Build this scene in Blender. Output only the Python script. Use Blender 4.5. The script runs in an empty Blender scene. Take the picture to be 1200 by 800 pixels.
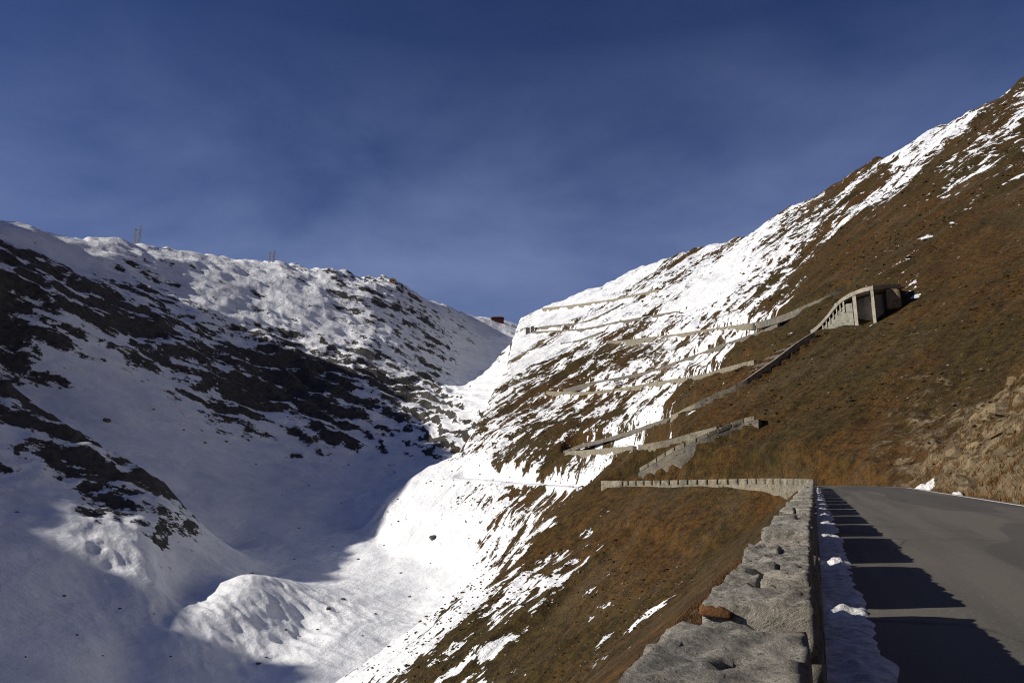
import bpy, bmesh, math, random
import numpy as np
from math import radians, sin, cos, tan, atan2, hypot, pi
from mathutils import Vector, Matrix

random.seed(7)
scene = bpy.context.scene
col = scene.collection

# ------------------------------------------------------------------ camera, sky, sun, exposure
EYE_Z = 1.4            # eye above the road surface (road surface at the camera is z = 0)
FPX = 850.0            # focal length in pixels of a 1200 px wide picture
PITCH = radians(11.6)
cam_data = bpy.data.cameras.new('camera')
cam_data.sensor_width = 36.0
cam_data.lens = FPX / 1200 * 36.0
cam_data.clip_start = 0.05
cam_data.clip_end = 20000
cam = bpy.data.objects.new('camera', cam_data)
cam.location = (0, 0, EYE_Z)
cam.rotation_euler = (radians(90) + PITCH, 0, 0)
col.objects.link(cam)
scene.camera = cam

SUN_HEADING = 85.3     # where the light travels, degrees clockwise from +Y
SUN_ELEV = 25.5
world = bpy.data.worlds.new('World')
scene.world = world
world.use_nodes = True
wn, wl = world.node_tree.nodes, world.node_tree.links
wn.clear()
w_out = wn.new('ShaderNodeOutputWorld')
w_bg = wn.new('ShaderNodeBackground')
w_bg.inputs['Strength'].default_value = 0.054
w_sky = wn.new('ShaderNodeTexSky')
w_sky.sky_type = 'NISHITA'
w_sky.sun_disc = False
w_sky.sun_elevation = radians(SUN_ELEV)
w_sky.sun_rotation = radians(SUN_HEADING + 180)
w_sky.altitude = 2300
w_sky.air_density = 0.9
w_sky.dust_density = 0.2
w_sky.ozone_density = 4.0
# thin veils of cirrus: soft stretched noise in the sky's own direction space
w_tc = wn.new('ShaderNodeTexCoord')
w_map = wn.new('ShaderNodeMapping'); w_map.inputs['Scale'].default_value = (1.6, 1.2, 3.4)
w_map.inputs['Rotation'].default_value = (0.0, radians(-22), 0.0)
w_map.inputs['Location'].default_value = (0.35, 0.2, 0.1)
w_n1 = wn.new('ShaderNodeTexNoise'); w_n1.inputs['Scale'].default_value = 1.5
w_n1.inputs['Detail'].default_value = 8; w_n1.inputs['Roughness'].default_value = 0.56
w_n1.inputs['Distortion'].default_value = 0.25
w_r1 = wn.new('ShaderNodeMapRange'); w_r1.inputs['From Min'].default_value = 0.36; w_r1.inputs['From Max'].default_value = 0.68
w_r1.inputs['To Min'].default_value = 0.30; w_r1.inputs['To Max'].default_value = 1.0
w_mix = wn.new('ShaderNodeMix'); w_mix.data_type = 'RGBA'
w_mix.inputs[7].default_value = (2.9, 3.9, 7.2, 1)
wl.new(w_tc.outputs['Generated'], w_map.inputs['Vector'])
wl.new(w_map.outputs['Vector'], w_n1.inputs['Vector'])
wl.new(w_n1.outputs['Fac'], w_r1.inputs['Value'])
w_sep = wn.new('ShaderNodeSeparateXYZ'); wl.new(w_tc.outputs['Generated'], w_sep.inputs[0])
w_el = wn.new('ShaderNodeMapRange'); w_el.inputs['From Min'].default_value = 0.56; w_el.inputs['From Max'].default_value = 0.30      # the veil thickens towards the horizon
w_el.inputs['To Min'].default_value = 0.10; w_el.inputs['To Max'].default_value = 1.0
wl.new(w_sep.outputs[2], w_el.inputs['Value'])
w_mul = wn.new('ShaderNodeMath'); w_mul.operation = 'MULTIPLY'; wl.new(w_r1.outputs['Result'], w_mul.inputs[0]); wl.new(w_el.outputs['Result'], w_mul.inputs[1])
wl.new(w_mul.outputs[0], w_mix.inputs[0])
w_tint = wn.new('ShaderNodeMix'); w_tint.data_type = 'RGBA'; w_tint.blend_type = 'MULTIPLY'; w_tint.inputs[0].default_value = 1.0
w_tint.inputs[7].default_value = (0.50, 0.62, 1.0, 1)
wl.new(w_sky.outputs['Color'], w_tint.inputs[6])
wl.new(w_tint.outputs[2], w_mix.inputs[6])
wl.new(w_mix.outputs[2], w_bg.inputs['Color'])
wl.new(w_bg.outputs['Background'], w_out.inputs['Surface'])

sun_data = bpy.data.lights.new('sun', 'SUN')
sun_data.energy = 5.0
sun_data.angle = radians(0.53)
sun_data.color = (1.0, 0.93, 0.82)
sun = bpy.data.objects.new('sun', sun_data)
SUN_DIR = Vector((sin(radians(SUN_HEADING)) * cos(radians(SUN_ELEV)), cos(radians(SUN_HEADING)) * cos(radians(SUN_ELEV)), -sin(radians(SUN_ELEV))))
sun.rotation_euler = SUN_DIR.to_track_quat('-Z', 'Y').to_euler()
sun.location = (-60, 0, 60)
col.objects.link(sun)

vs = scene.view_settings
vs.view_transform = 'Standard'; vs.look = 'None'; vs.exposure = 0.08; vs.gamma = 1.0
vs.use_curve_mapping = False
scene.cycles.use_denoising = True
scene.cycles.denoiser = 'OPENIMAGEDENOISE'
scene.cycles.denoising_input_passes = 'RGB_ALBEDO_NORMAL'
scene.cycles.denoising_prefilter = 'NONE'
scene.cycles.use_adaptive_sampling = False
scene.cycles.sample_clamp_indirect = 0.8
world.cycles.sampling_method = 'NONE'
scene.cycles.filter_width = 1.1
scene.cycles.max_bounces = 4
scene.cycles.diffuse_bounces = 3
# ------------------------------------------------------------------ terrain heights (metres, pure arithmetic)
#TERRAIN-BEGIN
H_ROAD = radians(22.3)                      # heading of the straight road
SH, CH = sin(H_ROAD), cos(H_ROAD)
def pray(px, py):                           # heading and slope of a sight line
    v = 400.0 - np.asarray(py, float); x = np.asarray(px, float) - 600.0
    f = FPX * cos(PITCH) - v * sin(PITCH); u = FPX * sin(PITCH) + v * cos(PITCH)
    return np.arctan2(x, f), u / np.hypot(x, f)
def pdir(px, py, d):                        # point at horizontal distance d
    th, t = pray(px, py)
    return float(d * np.sin(th)), float(d * np.cos(th)), float(EYE_Z + d * t)
def smax(a, b, k): return 0.5 * (a + b + np.sqrt((a - b) ** 2 + k * k))
def smin(a, b, k): return 0.5 * (a + b - np.sqrt((a - b) ** 2 + k * k))
def sstep(e0, e1, x):
    t = np.clip((x - e0) / (e1 - e0), 0, 1); return t * t * (3 - 2 * t)
def hash2(ix, iy, seed):
    h = (ix.astype(np.int64) * 374761393 + iy.astype(np.int64) * 668265263 + seed * 974634777) & 0xFFFFFFFF
    h = ((h ^ (h >> 13)) * 1274126177) & 0xFFFFFFFF
    h = ((h ^ (h >> 16)) * 2246822519) & 0xFFFFFFFF
    return ((h ^ (h >> 15)) & 0xFFFF) / 65535.0
def gnoise(x, y, seed=0):                   # gradient noise, about -0.7 .. 0.7
    ix, iy = np.floor(x), np.floor(y); fx, fy = x - ix, y - iy
    u = fx * fx * fx * (fx * (fx * 6 - 15) + 10); v = fy * fy * fy * (fy * (fy * 6 - 15) + 10)
    def g(dx, dy):
        a = hash2(ix + dx, iy + dy, seed) * 2 * pi
        return np.cos(a) * (fx - dx) + np.sin(a) * (fy - dy)
    a, b, c, d = g(0, 0), g(1, 0), g(0, 1), g(1, 1)
    return (a + u * (b - a)) * (1 - v) + (c + u * (d - c)) * v
def fbm(x, y, lam, n, seed=0, gain=0.5, ridged=False, res=None):
    out = np.zeros_like(x); amp = 1.0
    for i in range(n):
        w = 1.0 if res is None else np.clip(lam / (2.2 * res) - 0.6, 0, 1)
        v = gnoise(x / lam + 17.3 * i, y / lam - 9.1 * i, seed + i)
        if ridged: v = 0.5 - 2 * np.abs(v)
        out += amp * w * v
        amp *= gain; lam *= 0.49
    return out

# the road: straight at heading 22.3, then a bend to the left, then a straight along the hill
def make_road():
    pts = []; a, x, y, h = -40.0, -40 * SH, -40 * CH, H_ROAD
    while a < 131:
        z = 0.021 * a if a > 0 else 0.015 * a
        pts.append((x, y, min(z, 2.0)))
        if 76 < a < 104: h -= radians(52.3) / 28
        x += sin(h); y += cos(h); a += 1
    return np.array(pts)
ROAD = make_road()                           # this is the line of the wall; the carriageway lies to its right
ROAD_W = 8.3
def road_frame(x, y):                        # signed distance (right +), height of the road, along-distance
    best = np.full(x.shape, 1e9); sd = np.zeros(x.shape); rz = np.zeros(x.shape); al = np.zeros(x.shape)
    P = ROAD[::3]
    for i in range(len(P) - 1):
        ax, ay, az = P[i]; bx, by, bz = P[i + 1]
        dx, dy = bx - ax, by - ay; L2 = dx * dx + dy * dy
        t = ((x - ax) * dx + (y - ay) * dy) / L2
        tc = np.clip(t, 0, 1)
        qx, qy = x - (ax + tc * dx), y - (ay + tc * dy)
        d2 = qx * qx + qy * qy
        m = d2 < best
        best = np.where(m, d2, best)
        side = np.sign(qx * dy - qy * dx)
        sd = np.where(m, side * np.sqrt(d2), sd); rz = np.where(m, az + tc * (bz - az), rz); al = np.where(m, i * 3 + tc * 3, al)
    return sd, rz, al

FALL = radians(60)
FS, FC = sin(FALL), cos(FALL)
def right_hill(x, y):
    s = FS * x + FC * y; k = -FC * x + FS * y
    wdt = 58 + 0.75 * np.maximum(s - 60, 0)
    c = 71.6 + 54 * sstep(0, 1, (k - 97) / wdt) + 20 * sstep(0, 1, (k - 500) / 700)
    c = c + 24 * sstep(150, 250, k) * (1 - sstep(115, 180, s))
    u = s - c
    up = np.maximum(u, 0)
    return np.where(u > 0, 0.577 * up + 0.00012 * up * up, 0.62 * u + 0.6 * np.minimum(u + 12, 0) * sstep(110, 190, k)), s, k

SKY_R = [(1400, -40), (1300, 30), (1200, 95), (1165, 122), (1140, 132), (1100, 152), (1060, 180), (1030, 188), (1000, 208), (950, 240), (900, 262),
         (880, 276), (830, 290), (800, 299), (750, 313), (720, 330), (680, 345), (640, 362), (620, 372), (607, 379), (602, 400), (596, 435), (572, 480), (540, 535)]

# left mountain and valley: control points (px, py, distance)
LEFT = [(-500, 150, 700), (-300, 170, 760), (-150, 215, 800), (0, 258, 850), (40, 266, 870), (75, 279, 890), (120, 279, 920), (160, 286, 950), (200, 293, 960), (250, 300, 980), (300, 306, 990),
        (350, 312, 1000), (400, 319, 1000), (440, 327, 1000), (460, 329, 1010), (485, 345, 1020), (520, 357, 1080), (560, 372, 1180), (583, 377, 1260), (600, 384, 1300),
        # upper face
        (100, 310, 800), (200, 335, 820), (300, 340, 860), (400, 360, 860), (470, 375, 880), (540, 400, 960), (570, 410, 1000), (588, 430, 860), (560, 450, 780),
        # cliff top / cliff base
        (0, 285, 720), (60, 310, 700), (130, 345, 700), (220, 385, 690), (300, 415, 690), (380, 430, 690), (450, 440, 680), (510, 465, 640),
        (0, 335, 570), (60, 365, 560), (120, 405, 555), (200, 450, 550), (280, 488, 545), (350, 505, 545), (420, 513, 540), (500, 513, 520), (530, 500, 500), (555, 510, 470),
        (594, 408, 760), (588, 440, 620), (572, 480, 505), (552, 515, 440),
        # valley floor
        (545, 530, 460), (500, 560, 445), (400, 545, 500), (300, 545, 490), (330, 600, 420), (420, 620, 405), (500, 630, 375), (540, 600, 395), (600, 590, 370),
        (300, 650, 350), (360, 665, 332), (430, 680, 300), (400, 730, 232), (470, 720, 245), (350, 790, 192), (300, 795, 196), (440, 780, 196), (560, 680, 270), (640, 620, 330), (520, 760, 205), (620, 720, 205), (700, 700, 170),
        (430, 850, 165), (300, 880, 160), (100, 880, 150), (560, 820, 150),
        # left slope above the rib
        (0, 400, 540), (60, 440, 515), (130, 490, 480), (200, 540, 450), (260, 590, 420), (290, 630, 390),
        # the rib, its crest and the dip behind it
        (-60, 440, 430), (10, 457, 420), (50, 478, 408), (90, 503, 395), (140, 535, 378), (190, 572, 358), (240, 612, 342), (280, 655, 322),
        (30, 482, 448), (100, 522, 430), (190, 586, 396), (260, 640, 372),
        (20, 505, 365), (60, 545, 335), (110, 600, 297), (160, 606, 295), (215, 640, 300), (250, 672, 292),
        # fan below the rib and the snow apron to the left
        (165, 640, 268), (182, 680, 248), (195, 715, 234), (140, 660, 256), (120, 690, 243), (215, 700, 262),
        (0, 590, 300), (40, 640, 262), (0, 680, 232), (60, 690, 235), (0, 780, 190), (100, 750, 208), (150, 800, 198), (50, 830, 172),
        # lit hump of moraine
        (285, 678, 262), (250, 700, 245), (215, 722, 228), (192, 742, 215), (330, 684, 266), (375, 694, 268), (300, 735, 226), (250, 755, 212), (350, 745, 226),
        (300, 684, 300),
        (-200, 500, 330), (-200, 640, 240), (-300, 400, 430), (-250, 800, 180)]

def tps_fit(P, v, lam=1e-5):
    n = len(P); D = np.hypot(P[:, None, 0] - P[None, :, 0], P[:, None, 1] - P[None, :, 1])
    K = D * D * np.log(D + 1e-9) + lam * np.eye(n)
    Q = np.c_[np.ones(n), P]
    A = np.block([[K, Q], [Q.T, np.zeros((3, 3))]])
    return np.linalg.solve(A, np.r_[v, 0, 0, 0])
def tps_eval(P, w, a, b):
    out = w[-3] + w[-2] * a + w[-1] * b
    for i in range(len(P)):
        r2 = (a - P[i, 0]) ** 2 + (b - P[i, 1]) ** 2
        out += w[i] * 0.5 * r2 * np.log(r2 + 1e-12)
    return out
def skyline(lst):
    px = np.array([p[0] for p in lst], float); py = np.array([p[1] for p in lst], float)
    th, t = pray(px, py); o = np.argsort(th); return th[o], t[o]

SUN_TAN = tan(radians(25.5))
LH = radians(85.3)
def sun_uw(x, y, z):                         # position across the sunlight, and height carried back to the line 0
    t = x * sin(LH) + y * cos(LH); u = -x * cos(LH) + y * sin(LH)
    return u, z + t * SUN_TAN
# crest of the mountain out of the picture on the left: (u, w) as seen along the sunlight
CREST = [(-400, -120), (90, -110), (150, -80), (165, -60), (186, -56), (197, -58), (203, -69), (225, -69.5), (262, -68), (274, -63), (290, -52), (340, -50), (354, -44), (370, -30), (384, -6), (399, 18), (450, 26), (569, 45), (651, 68), (740, 62), (757, 68), (775, 74), (800, 30), (900, -60), (1200, -100)]

def build_grid():
    th = np.radians(np.r_[np.linspace(-180, -125, 18)[:-1], np.linspace(-125, -42, 110)[:-1], np.linspace(-42, 42, NTH), np.linspace(42, 180, 70)[1:]])
    r = np.exp(np.r_[np.linspace(np.log(1.2), np.log(60), NR1)[:-1], np.linspace(np.log(60), np.log(1400), NR2)[:-1], np.linspace(np.log(1400), np.log(5000), 30)])
    return th, r

def terrain(th, r):
    TH, RR = np.meshgrid(th, r, indexing='ij')
    x = RR * np.sin(TH); y = RR * np.cos(TH)
    lr = np.log(RR)
    res = np.maximum(np.gradient(r)[None, :] * np.ones_like(RR), RR * radians(84.0 / NTH))
    # --- right mountain
    R, s, k = right_hill(x, y)
    # fall-line gullies and swells
    big = fbm(k, s * 0.28, 95, 3, 11)
    gul = fbm(k + 0.08 * s, s * 0.2, 34, 3, 12, ridged=True)
    amp = sstep(70, 260, RR)
    R = R + amp * (5.5 * big + 3.2 * gul)
    rough = fbm(x, y, 42, 6, 14, 0.55, ridged=True, res=res)
    R = R + sstep(220, 420, RR) * sstep(120, 200, k) * 3.2 * rough
    gs = fbm(k + 0.1 * s, s * 0.16, 13, 3, 15, 0.55, ridged=True, res=res)
    R = R + sstep(60, 120, RR) * 1.25 * gs
    # crest of the right mountain
    sth, sT = skyline(SKY_R)
    tt = np.interp(th, sth, sT)
    tanR = (R - EYE_Z) / RR
    # distance where the plane face reaches the crest line, smoothed along the crest
    Rs, _, _ = right_hill(x, y)
    tanS = (Rs - EYE_Z) / RR
    hit = (tanS >= tt[:, None]) & (RR > 150)
    idx = np.where(hit.any(1), hit.argmax(1), len(r) - 1)
    dr = np.clip(r[idx], 150, 1700)
    sel = (th > sth[0]) & (th < sth[-1])
    dr = np.where(th <= sth[0], dr[sel][0], np.where(th >= sth[-1], dr[sel][-1], dr))
    ker = np.hanning(13); ker /= ker.sum()
    dr = np.exp(np.convolve(np.pad(np.log(dr), 6, mode='edge'), ker, 'valid'))
    zc = EYE_Z + dr * tt
    back = zc[:, None] + 0.02 * dr[:, None] - 0.45 * (RR - dr[:, None]) * np.where(RR > dr[:, None], 1, 3)
    R = np.where(RR > dr[:, None] * 0.5, smin(R, back, 0.012 * dr[:, None]), R)
    # below the crest keep the face from poking above the crest line
    # --- left mountain and valley
    P = np.array([pray(a, b)[0] for a, b, c in LEFT]); Q = np.array([np.log(c) for a, b, c in LEFT]); V = np.array([pray(a, b)[1] for a, b, c in LEFT])
    extra = []
    for a, b, c in LEFT[:20]:                                  # behind the crest the ground falls away
        t0, v0 = pray(a, b)
        extra += [(t0, np.log(c * 1.14), v0 - 0.035), (t0, np.log(c * 1.6), v0 - 0.14), (t0, np.log(c * 3), v0 - 0.26)]
    for t0, d0, v0 in [(0.3, 400, -0.2), (0.6, 300, -0.3), (0.8, 800, -0.1), (0.3, 1500, 0.05), (-1.2, 300, -0.05), (-1.6, 300, -0.1), (-1.4, 900, 0.1), (0.2, 100, -0.4), (-0.3, 90, -0.5), (-0.7, 90, -0.45), (-1.4, 90, -0.4), (-1.3, 150, -0.2)]:
        extra.append((t0, np.log(d0), v0))
    P = np.r_[P, [e[0] for e in extra]]; Q = np.r_[Q, [e[1] for e in extra]]; V = np.r_[V, [e[2] for e in extra]]
    PP = np.c_[P, Q * 0.45]
    w = tps_fit(PP, V, 2e-5)
    m = (RR > 55)
    L = np.full(RR.shape, -400.0)
    Tl = tps_eval(PP, w, np.clip(TH[m], -1.9, 0.9), np.minimum(lr[m], np.log(2500)) * 0.45)
    L[m] = EYE_Z + RR[m] * Tl
    # --- combine
    lat = x * CH - y * SH; alo = x * SH + y * CH
    rz = np.clip(np.where(alo > 0, 0.021, 0.015) * alo, -3, 2.0)
    bank = rz + 0.92 * (lat - 9.3)
    fill = rz - 0.35 - 0.78 * (-lat - 0.7)
    side = np.where(lat > 0, bank, fill) - 0.9 * np.maximum(alo - 86, 0) * (lat < 4) - 0.25 * np.maximum(alo - 150, 0)
    Z = smax(R, np.maximum(side, -300), 2.0 + 0 * RR)
    ns = fbm(x, y, 9, 6, 31, 0.52, res=res)
    Z = Z + 0.9 * ns * np.clip(RR / 60, 0.15, 1.0)
    # craggy cut bank beside the near road
    crag = fbm(x, y, 5.5, 5, 41, 0.55, ridged=True, res=res)
    rib = fbm(alo + 0.5 * lat, lat * 0.35, 7.0, 3, 43, 0.5, ridged=True)
    near = sstep(8.6, 12, lat) * (1 - sstep(35, 60, lat)) * (1 - sstep(85, 120, alo)) * sstep(-30, 0, alo)
    Z = Z + near * (0.9 * crag + 0.9 * rib)
    # bench of the road itself
    q = RR < 190
    sd, rzz, al = road_frame(x[q], y[q])
    fb = rzz - 0.25 - 0.62 * np.maximum(-sd - 0.8, 0) - 0.7 * np.maximum(-sd - 8, 0) - 3.0 * (1 - sstep(120, 146, al))
    Z[q] = np.where((sd < 0) & (al > 112) & (sd > -30), np.maximum(Z[q], fb + 0.35 * gnoise(x[q] / 3.0, y[q] / 3.0, 77)), Z[q])
    inner = np.clip(np.minimum((sd + 1.0) / 0.6, (ROAD_W + 1.6 - sd) / 0.9), 0, 1)
    Z[q] = Z[q] * (1 - inner) + (rzz - 0.16) * inner
    kk = np.clip(0.045 * RR, 2.5, 17)
    isL = sstep(-0.8, 0.8, (L - Z) / kk)
    Z = smax(Z, L, kk) - 0.12 * kk * (1 - np.abs(2 * isL - 1))
    # occluding mountain, west of the picture
    u, _w = sun_uw(x, y, 0 * x)
    t = x * sin(LH) + y * cos(LH)
    T0 = -470.0 - np.maximum(u - 480, 0) * 1.15
    cu = np.array([c[0] for c in CREST], float); cw = np.array([c[1] for c in CREST], float)
    zc = np.interp(u, cu, cw) - T0 * SUN_TAN
    O = zc - np.where(t > T0, 1.25, 0.8) * np.abs(t - T0)
    Z = np.where(TH < -0.72, np.maximum(Z, O), Z)
    return TH, RR, x, y, Z, s, k, isL, res
#TERRAIN-END
# ------------------------------------------------------------------ ground sheet
NTH, NR1, NR2 = 920, 390, 560
th_g, r_g = build_grid()
TH, RR, GX, GY, GZ, GS, GK, GL, GRES = terrain(th_g, r_g)
RUN = None
def refresh():
    global RUN
    RUN = np.maximum.accumulate((GZ - EYE_Z) / RR, axis=1)
refresh()
def hit(px, py):                             # where a sight line meets the ground
    t0, T = pray(px, py)
    i = int(np.argmin(np.abs(th_g - t0))); c = RUN[i]
    j = int((c >= T).argmax()) if c[-1] >= T else int(np.argmax(c))
    d = r_g[j]
    return Vector((d * sin(t0), d * cos(t0), GZ[i, j]))
def ground(x, y):                            # height of the ground sheet
    t = atan2(x, y); l = hypot(x, y)
    i = min(max(int(np.searchsorted(th_g, t)) - 1, 0), len(th_g) - 2); j = min(max(int(np.searchsorted(r_g, l)) - 1, 0), len(r_g) - 2)
    a = min(max((t - th_g[i]) / (th_g[i + 1] - th_g[i]), 0), 1); b = min(max((l - r_g[j]) / (r_g[j + 1] - r_g[j]), 0), 1)
    return float((GZ[i, j] * (1 - b) + GZ[i, j + 1] * b) * (1 - a) + (GZ[i + 1, j] * (1 - b) + GZ[i + 1, j + 1] * b) * a)
def field(samples, sth=0.03, sln=0.10):      # smooth world field through samples (px, py, value)
    I = np.arange(0, len(th_g), 5); J = np.arange(0, len(r_g), 5)
    A, B = np.meshgrid(th_g[I], np.log(r_g[J]), indexing='ij')
    num = np.zeros(A.shape); den = np.zeros(A.shape)
    for px, py, v in samples:
        p = hit(px, py); t = atan2(p.x, p.y); l = math.log(hypot(p.x, p.y))
        d2 = ((A - t) / sth) ** 2 + ((B - l) / sln) ** 2
        w = np.exp(-0.5 * np.minimum(d2, 60)) + 1e-5 / (1 + d2)
        num += w * v; den += w
    F = num / den
    fi = np.interp(np.arange(len(th_g)), I, np.arange(len(I))); fj = np.interp(np.arange(len(r_g)), J, np.arange(len(J)))
    i0 = np.minimum(fi.astype(int), len(I) - 2); j0 = np.minimum(fj.astype(int), len(J) - 2)
    a = (fi - i0)[:, None]; b = (fj - j0)[None, :]
    return (F[i0][:, j0] * (1 - a) + F[i0 + 1][:, j0] * a) * (1 - b) + (F[i0][:, j0 + 1] * (1 - a) + F[i0 + 1][:, j0 + 1] * a) * b

# how much of the ground is snow covered, 0 .. 1
SNOW = [(1190, 110, .8), (1130, 150, .72), (1175, 150, .5), (1100, 165, .8), (1085, 190, .75), (1140, 185, .72), (1165, 215, .4), (1060, 225, .55), (1010, 215, .68), (1035, 240, .68), (1120, 215, .62), (1090, 240, .52), (1190, 185, .45), (1150, 240, .3), (1060, 270, .4), (985, 235, .5),
        (930, 260, .7), (900, 300, .75), (860, 320, .95), (800, 320, .8), (740, 335, .86), (700, 345, .92), (660, 358, 1.1), (640, 372, 1.0), (850, 360, .95), (905, 340, .6), (890, 370, .6), (960, 290, .3), (1000, 300, .1), (950, 330, .25),
        (1050, 290, .08), (1085, 310, .45), (1075, 330, .35), (1130, 250, .0), (1190, 230, .0), (1190, 300, -.05), (1190, 400, -.2), (1120, 400, -.05), (1120, 350, .0), (1020, 435, .4), (960, 480, .3), (1000, 460, .36), (1060, 400, .28), (900, 450, .0), (930, 420, -.05), (870, 405, .35),
        (820, 400, .75), (780, 380, .85), (780, 412, .75), (830, 425, .6), (860, 440, .1), (760, 470, .78), (720, 480, .88), (680, 500, .9), (640, 490, .85), (700, 420, .88), (740, 425, .62), (650, 425, .72), (680, 410, .8), (640, 400, .85), (620, 440, .72), (610, 410, .85), (590, 480, .75),
        (570, 525, .55), (545, 560, .95), (620, 515, .7), (680, 545, .55), (640, 540, .58), (740, 500, .58), (700, 515, .7), (790, 470, .5), (790, 490, .2), (800, 505, .05), (850, 475, .0), (720, 550, .1), (760, 530, .05), (590, 570, .85), (560, 590, .95), (630, 590, .6), (660, 582, .4), (600, 610, .8),
        (710, 585, -.02), (740, 600, -.1), (760, 620, .02), (820, 600, -.1), (660, 630, .44), (640, 680, .6), (600, 700, .64), (700, 690, .68), (760, 680, .64), (560, 740, .7), (530, 745, .78), (500, 780, .82), (640, 760, .6), (720, 740, .68), (590, 780, .66), (690, 780, .58), (730, 660, .56), (800, 650, .4), (680, 640, .46), (660, 720, .62), (760, 770, -.3), (800, 730, -.3), (850, 670, -.3), (740, 798, -.3), (880, 630, -.3), (850, 640, .05), (1100, 500, -.4), (1190, 575, -.5), (1150, 565, -.5), (1195, 540, -.5), (1190, 500, -.4), (1000, 520, -.05), (1050, 480, .0),
        # left side: snow but for rock bands
        (0, 262, .9), (120, 290, .8), (60, 285, .85), (200, 310, .75), (300, 315, .7), (380, 325, .5), (440, 340, .45), (250, 320, .85), (350, 375, 1.1), (290, 360, .8), (400, 380, .7), (470, 355, .75), (500, 380, .65), (560, 395, .9), (540, 370, .8), (570, 440, .85), (545, 440, .9), (520, 420, .6), (480, 420, .6), (450, 400, .6), (540, 475, 1.0), (590, 400, .8),
        (10, 310, .15), (50, 315, .1), (90, 350, .2), (60, 335, .3), (130, 370, .1), (160, 350, .45), (200, 360, .5), (180, 400, .1), (240, 400, .55), (230, 440, .1), (280, 420, .35), (330, 410, .2), (290, 470, .1), (340, 440, -.05), (380, 470, .05), (420, 440, .35), (430, 490, .2), (380, 500, .4), (470, 470, .2), (500, 450, .3), (500, 490, .4), (350, 500, .3), (520, 500, .1), (470, 505, .45),
        (30, 370, 1.0), (100, 420, 1.05), (200, 480, .95), (260, 510, .8), (330, 530, .98), (430, 530, .98), (500, 540, 1.05), (400, 600, 1.0), (300, 600, 1.0), (150, 480, 1.0), (500, 620, 1.05), (450, 680, .95), (400, 750, .94), (350, 700, 1.0), (300, 780, .98), (480, 740, .92), (200, 760, 1.0), (100, 700, 1.2), (40, 760, 1.2), (40, 640, 1.15),
        (20, 475, .1), (40, 490, .12), (5, 520, .5), (85, 525, .12), (75, 560, .0), (110, 590, -.05), (150, 570, .2), (170, 595, .08), (95, 560, .1), (130, 595, .05), (60, 515, .45), (120, 555, .4), (210, 580, .75), (60, 600, 1.1), (30, 560, .8), (230, 595, .8), (260, 640, .7), (200, 600, .55), (160, 640, 1.15), (190, 690, .95), (260, 715, 1.2), (210, 660, .9), (100, 470, 1.1), (250, 560, 1.05), (290, 620, 1.1)]
# bare rock under the snow rather than grass
ROCK = [(1100, 200, .25), (1000, 250, .2), (900, 290, .6), (800, 340, .5), (740, 430, .8), (630, 420, .6), (620, 460, .5), (590, 500, .6), (700, 500, .1), (800, 480, 0), (900, 450, 0), (1000, 350, 0), (1190, 280, .05), (1100, 500, .8), (1150, 520, .85), (1180, 480, .5), (1060, 480, .6), (1020, 520, .5), (1190, 560, .85), (1130, 450, .6), (1170, 430, .35), (1000, 540, .2), (1190, 400, .1), (950, 500, 0), (760, 640, 0), (600, 700, .1), (500, 780, .3),
        (640, 600, .2), (660, 470, .2), (540, 540, .5), (500, 300, 1), (300, 320, 1), (100, 300, 1), (300, 450, 1), (100, 560, 1), (300, 700, .9), (450, 500, 1), (200, 760, 1), (450, 650, 1), (30, 400, 1), (560, 450, 1), (560, 390, .8), (740, 350, .4), (690, 560, 0), (850, 360, .5), (980, 300, .15)]
F_SNOW = field(SNOW)
F_SNOW = F_SNOW - (1 - GL) * 0.21 * np.clip(F_SNOW / 0.3, 0, 1) * np.clip((1.05 - F_SNOW) / 0.2, 0, 1)
F_ROCK = field(ROCK, 0.05, 0.15)
# crags where the left mountain is bare, with ledges dipping along the face
cr = np.clip(1.02 - F_SNOW, 0, 1) * GL * sstep(120, 200, RR)
rg = fbm(GX, GY, 75, 7, 51, 0.58, ridged=True, res=GRES)
dipw = (GZ + 0.42 * GX - 0.05 * GY + 7.0 * fbm(GX, GY, 60, 4, 58, 0.5)) / 10.0
led = dipw - np.floor(dipw); led = np.where(led < 0.68, -led * 0.5, -0.34 + (led - 0.68) * 1.06)      # ledges: gentle tread, steep riser
rs = fbm(GX * 0.5 + GZ * 0.8, GY * 0.5 + GZ * 0.6, 20, 5, 57, 0.62, ridged=True, res=GRES)
sm = fbm(GX, GY, 60, 7, 61, 0.52, res=GRES)
GZ = GZ + cr * (0.016 * RR * rg + 0.011 * RR * rs + 0.030 * RR * led) + GL * sstep(120, 250, RR) * (2.2 * sm + 0.9 * fbm(GX, GY, 14, 4, 63, 0.6, ridged=True, res=GRES) * np.clip(1.15 - F_SNOW, 0.12, 1))
refresh()
# rubbly moraine under the snow of the mound
for px_, py_, rad_ in ((285, 715, 42), (360, 730, 40), (170, 660, 22)):
    pm = hit(px_, py_); wm = np.exp(-(((GX - pm.x) ** 2 + (GY - pm.y) ** 2) / rad_ ** 2))
    GZ = GZ + wm * (0.55 * fbm(GX, GY, 15, 5, 71, 0.6, res=GRES) + 0.45 * fbm(GX + GY, (GX - GY) * 0.3, 9, 4, 72, 0.6, ridged=True, res=GRES))
refresh()

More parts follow.
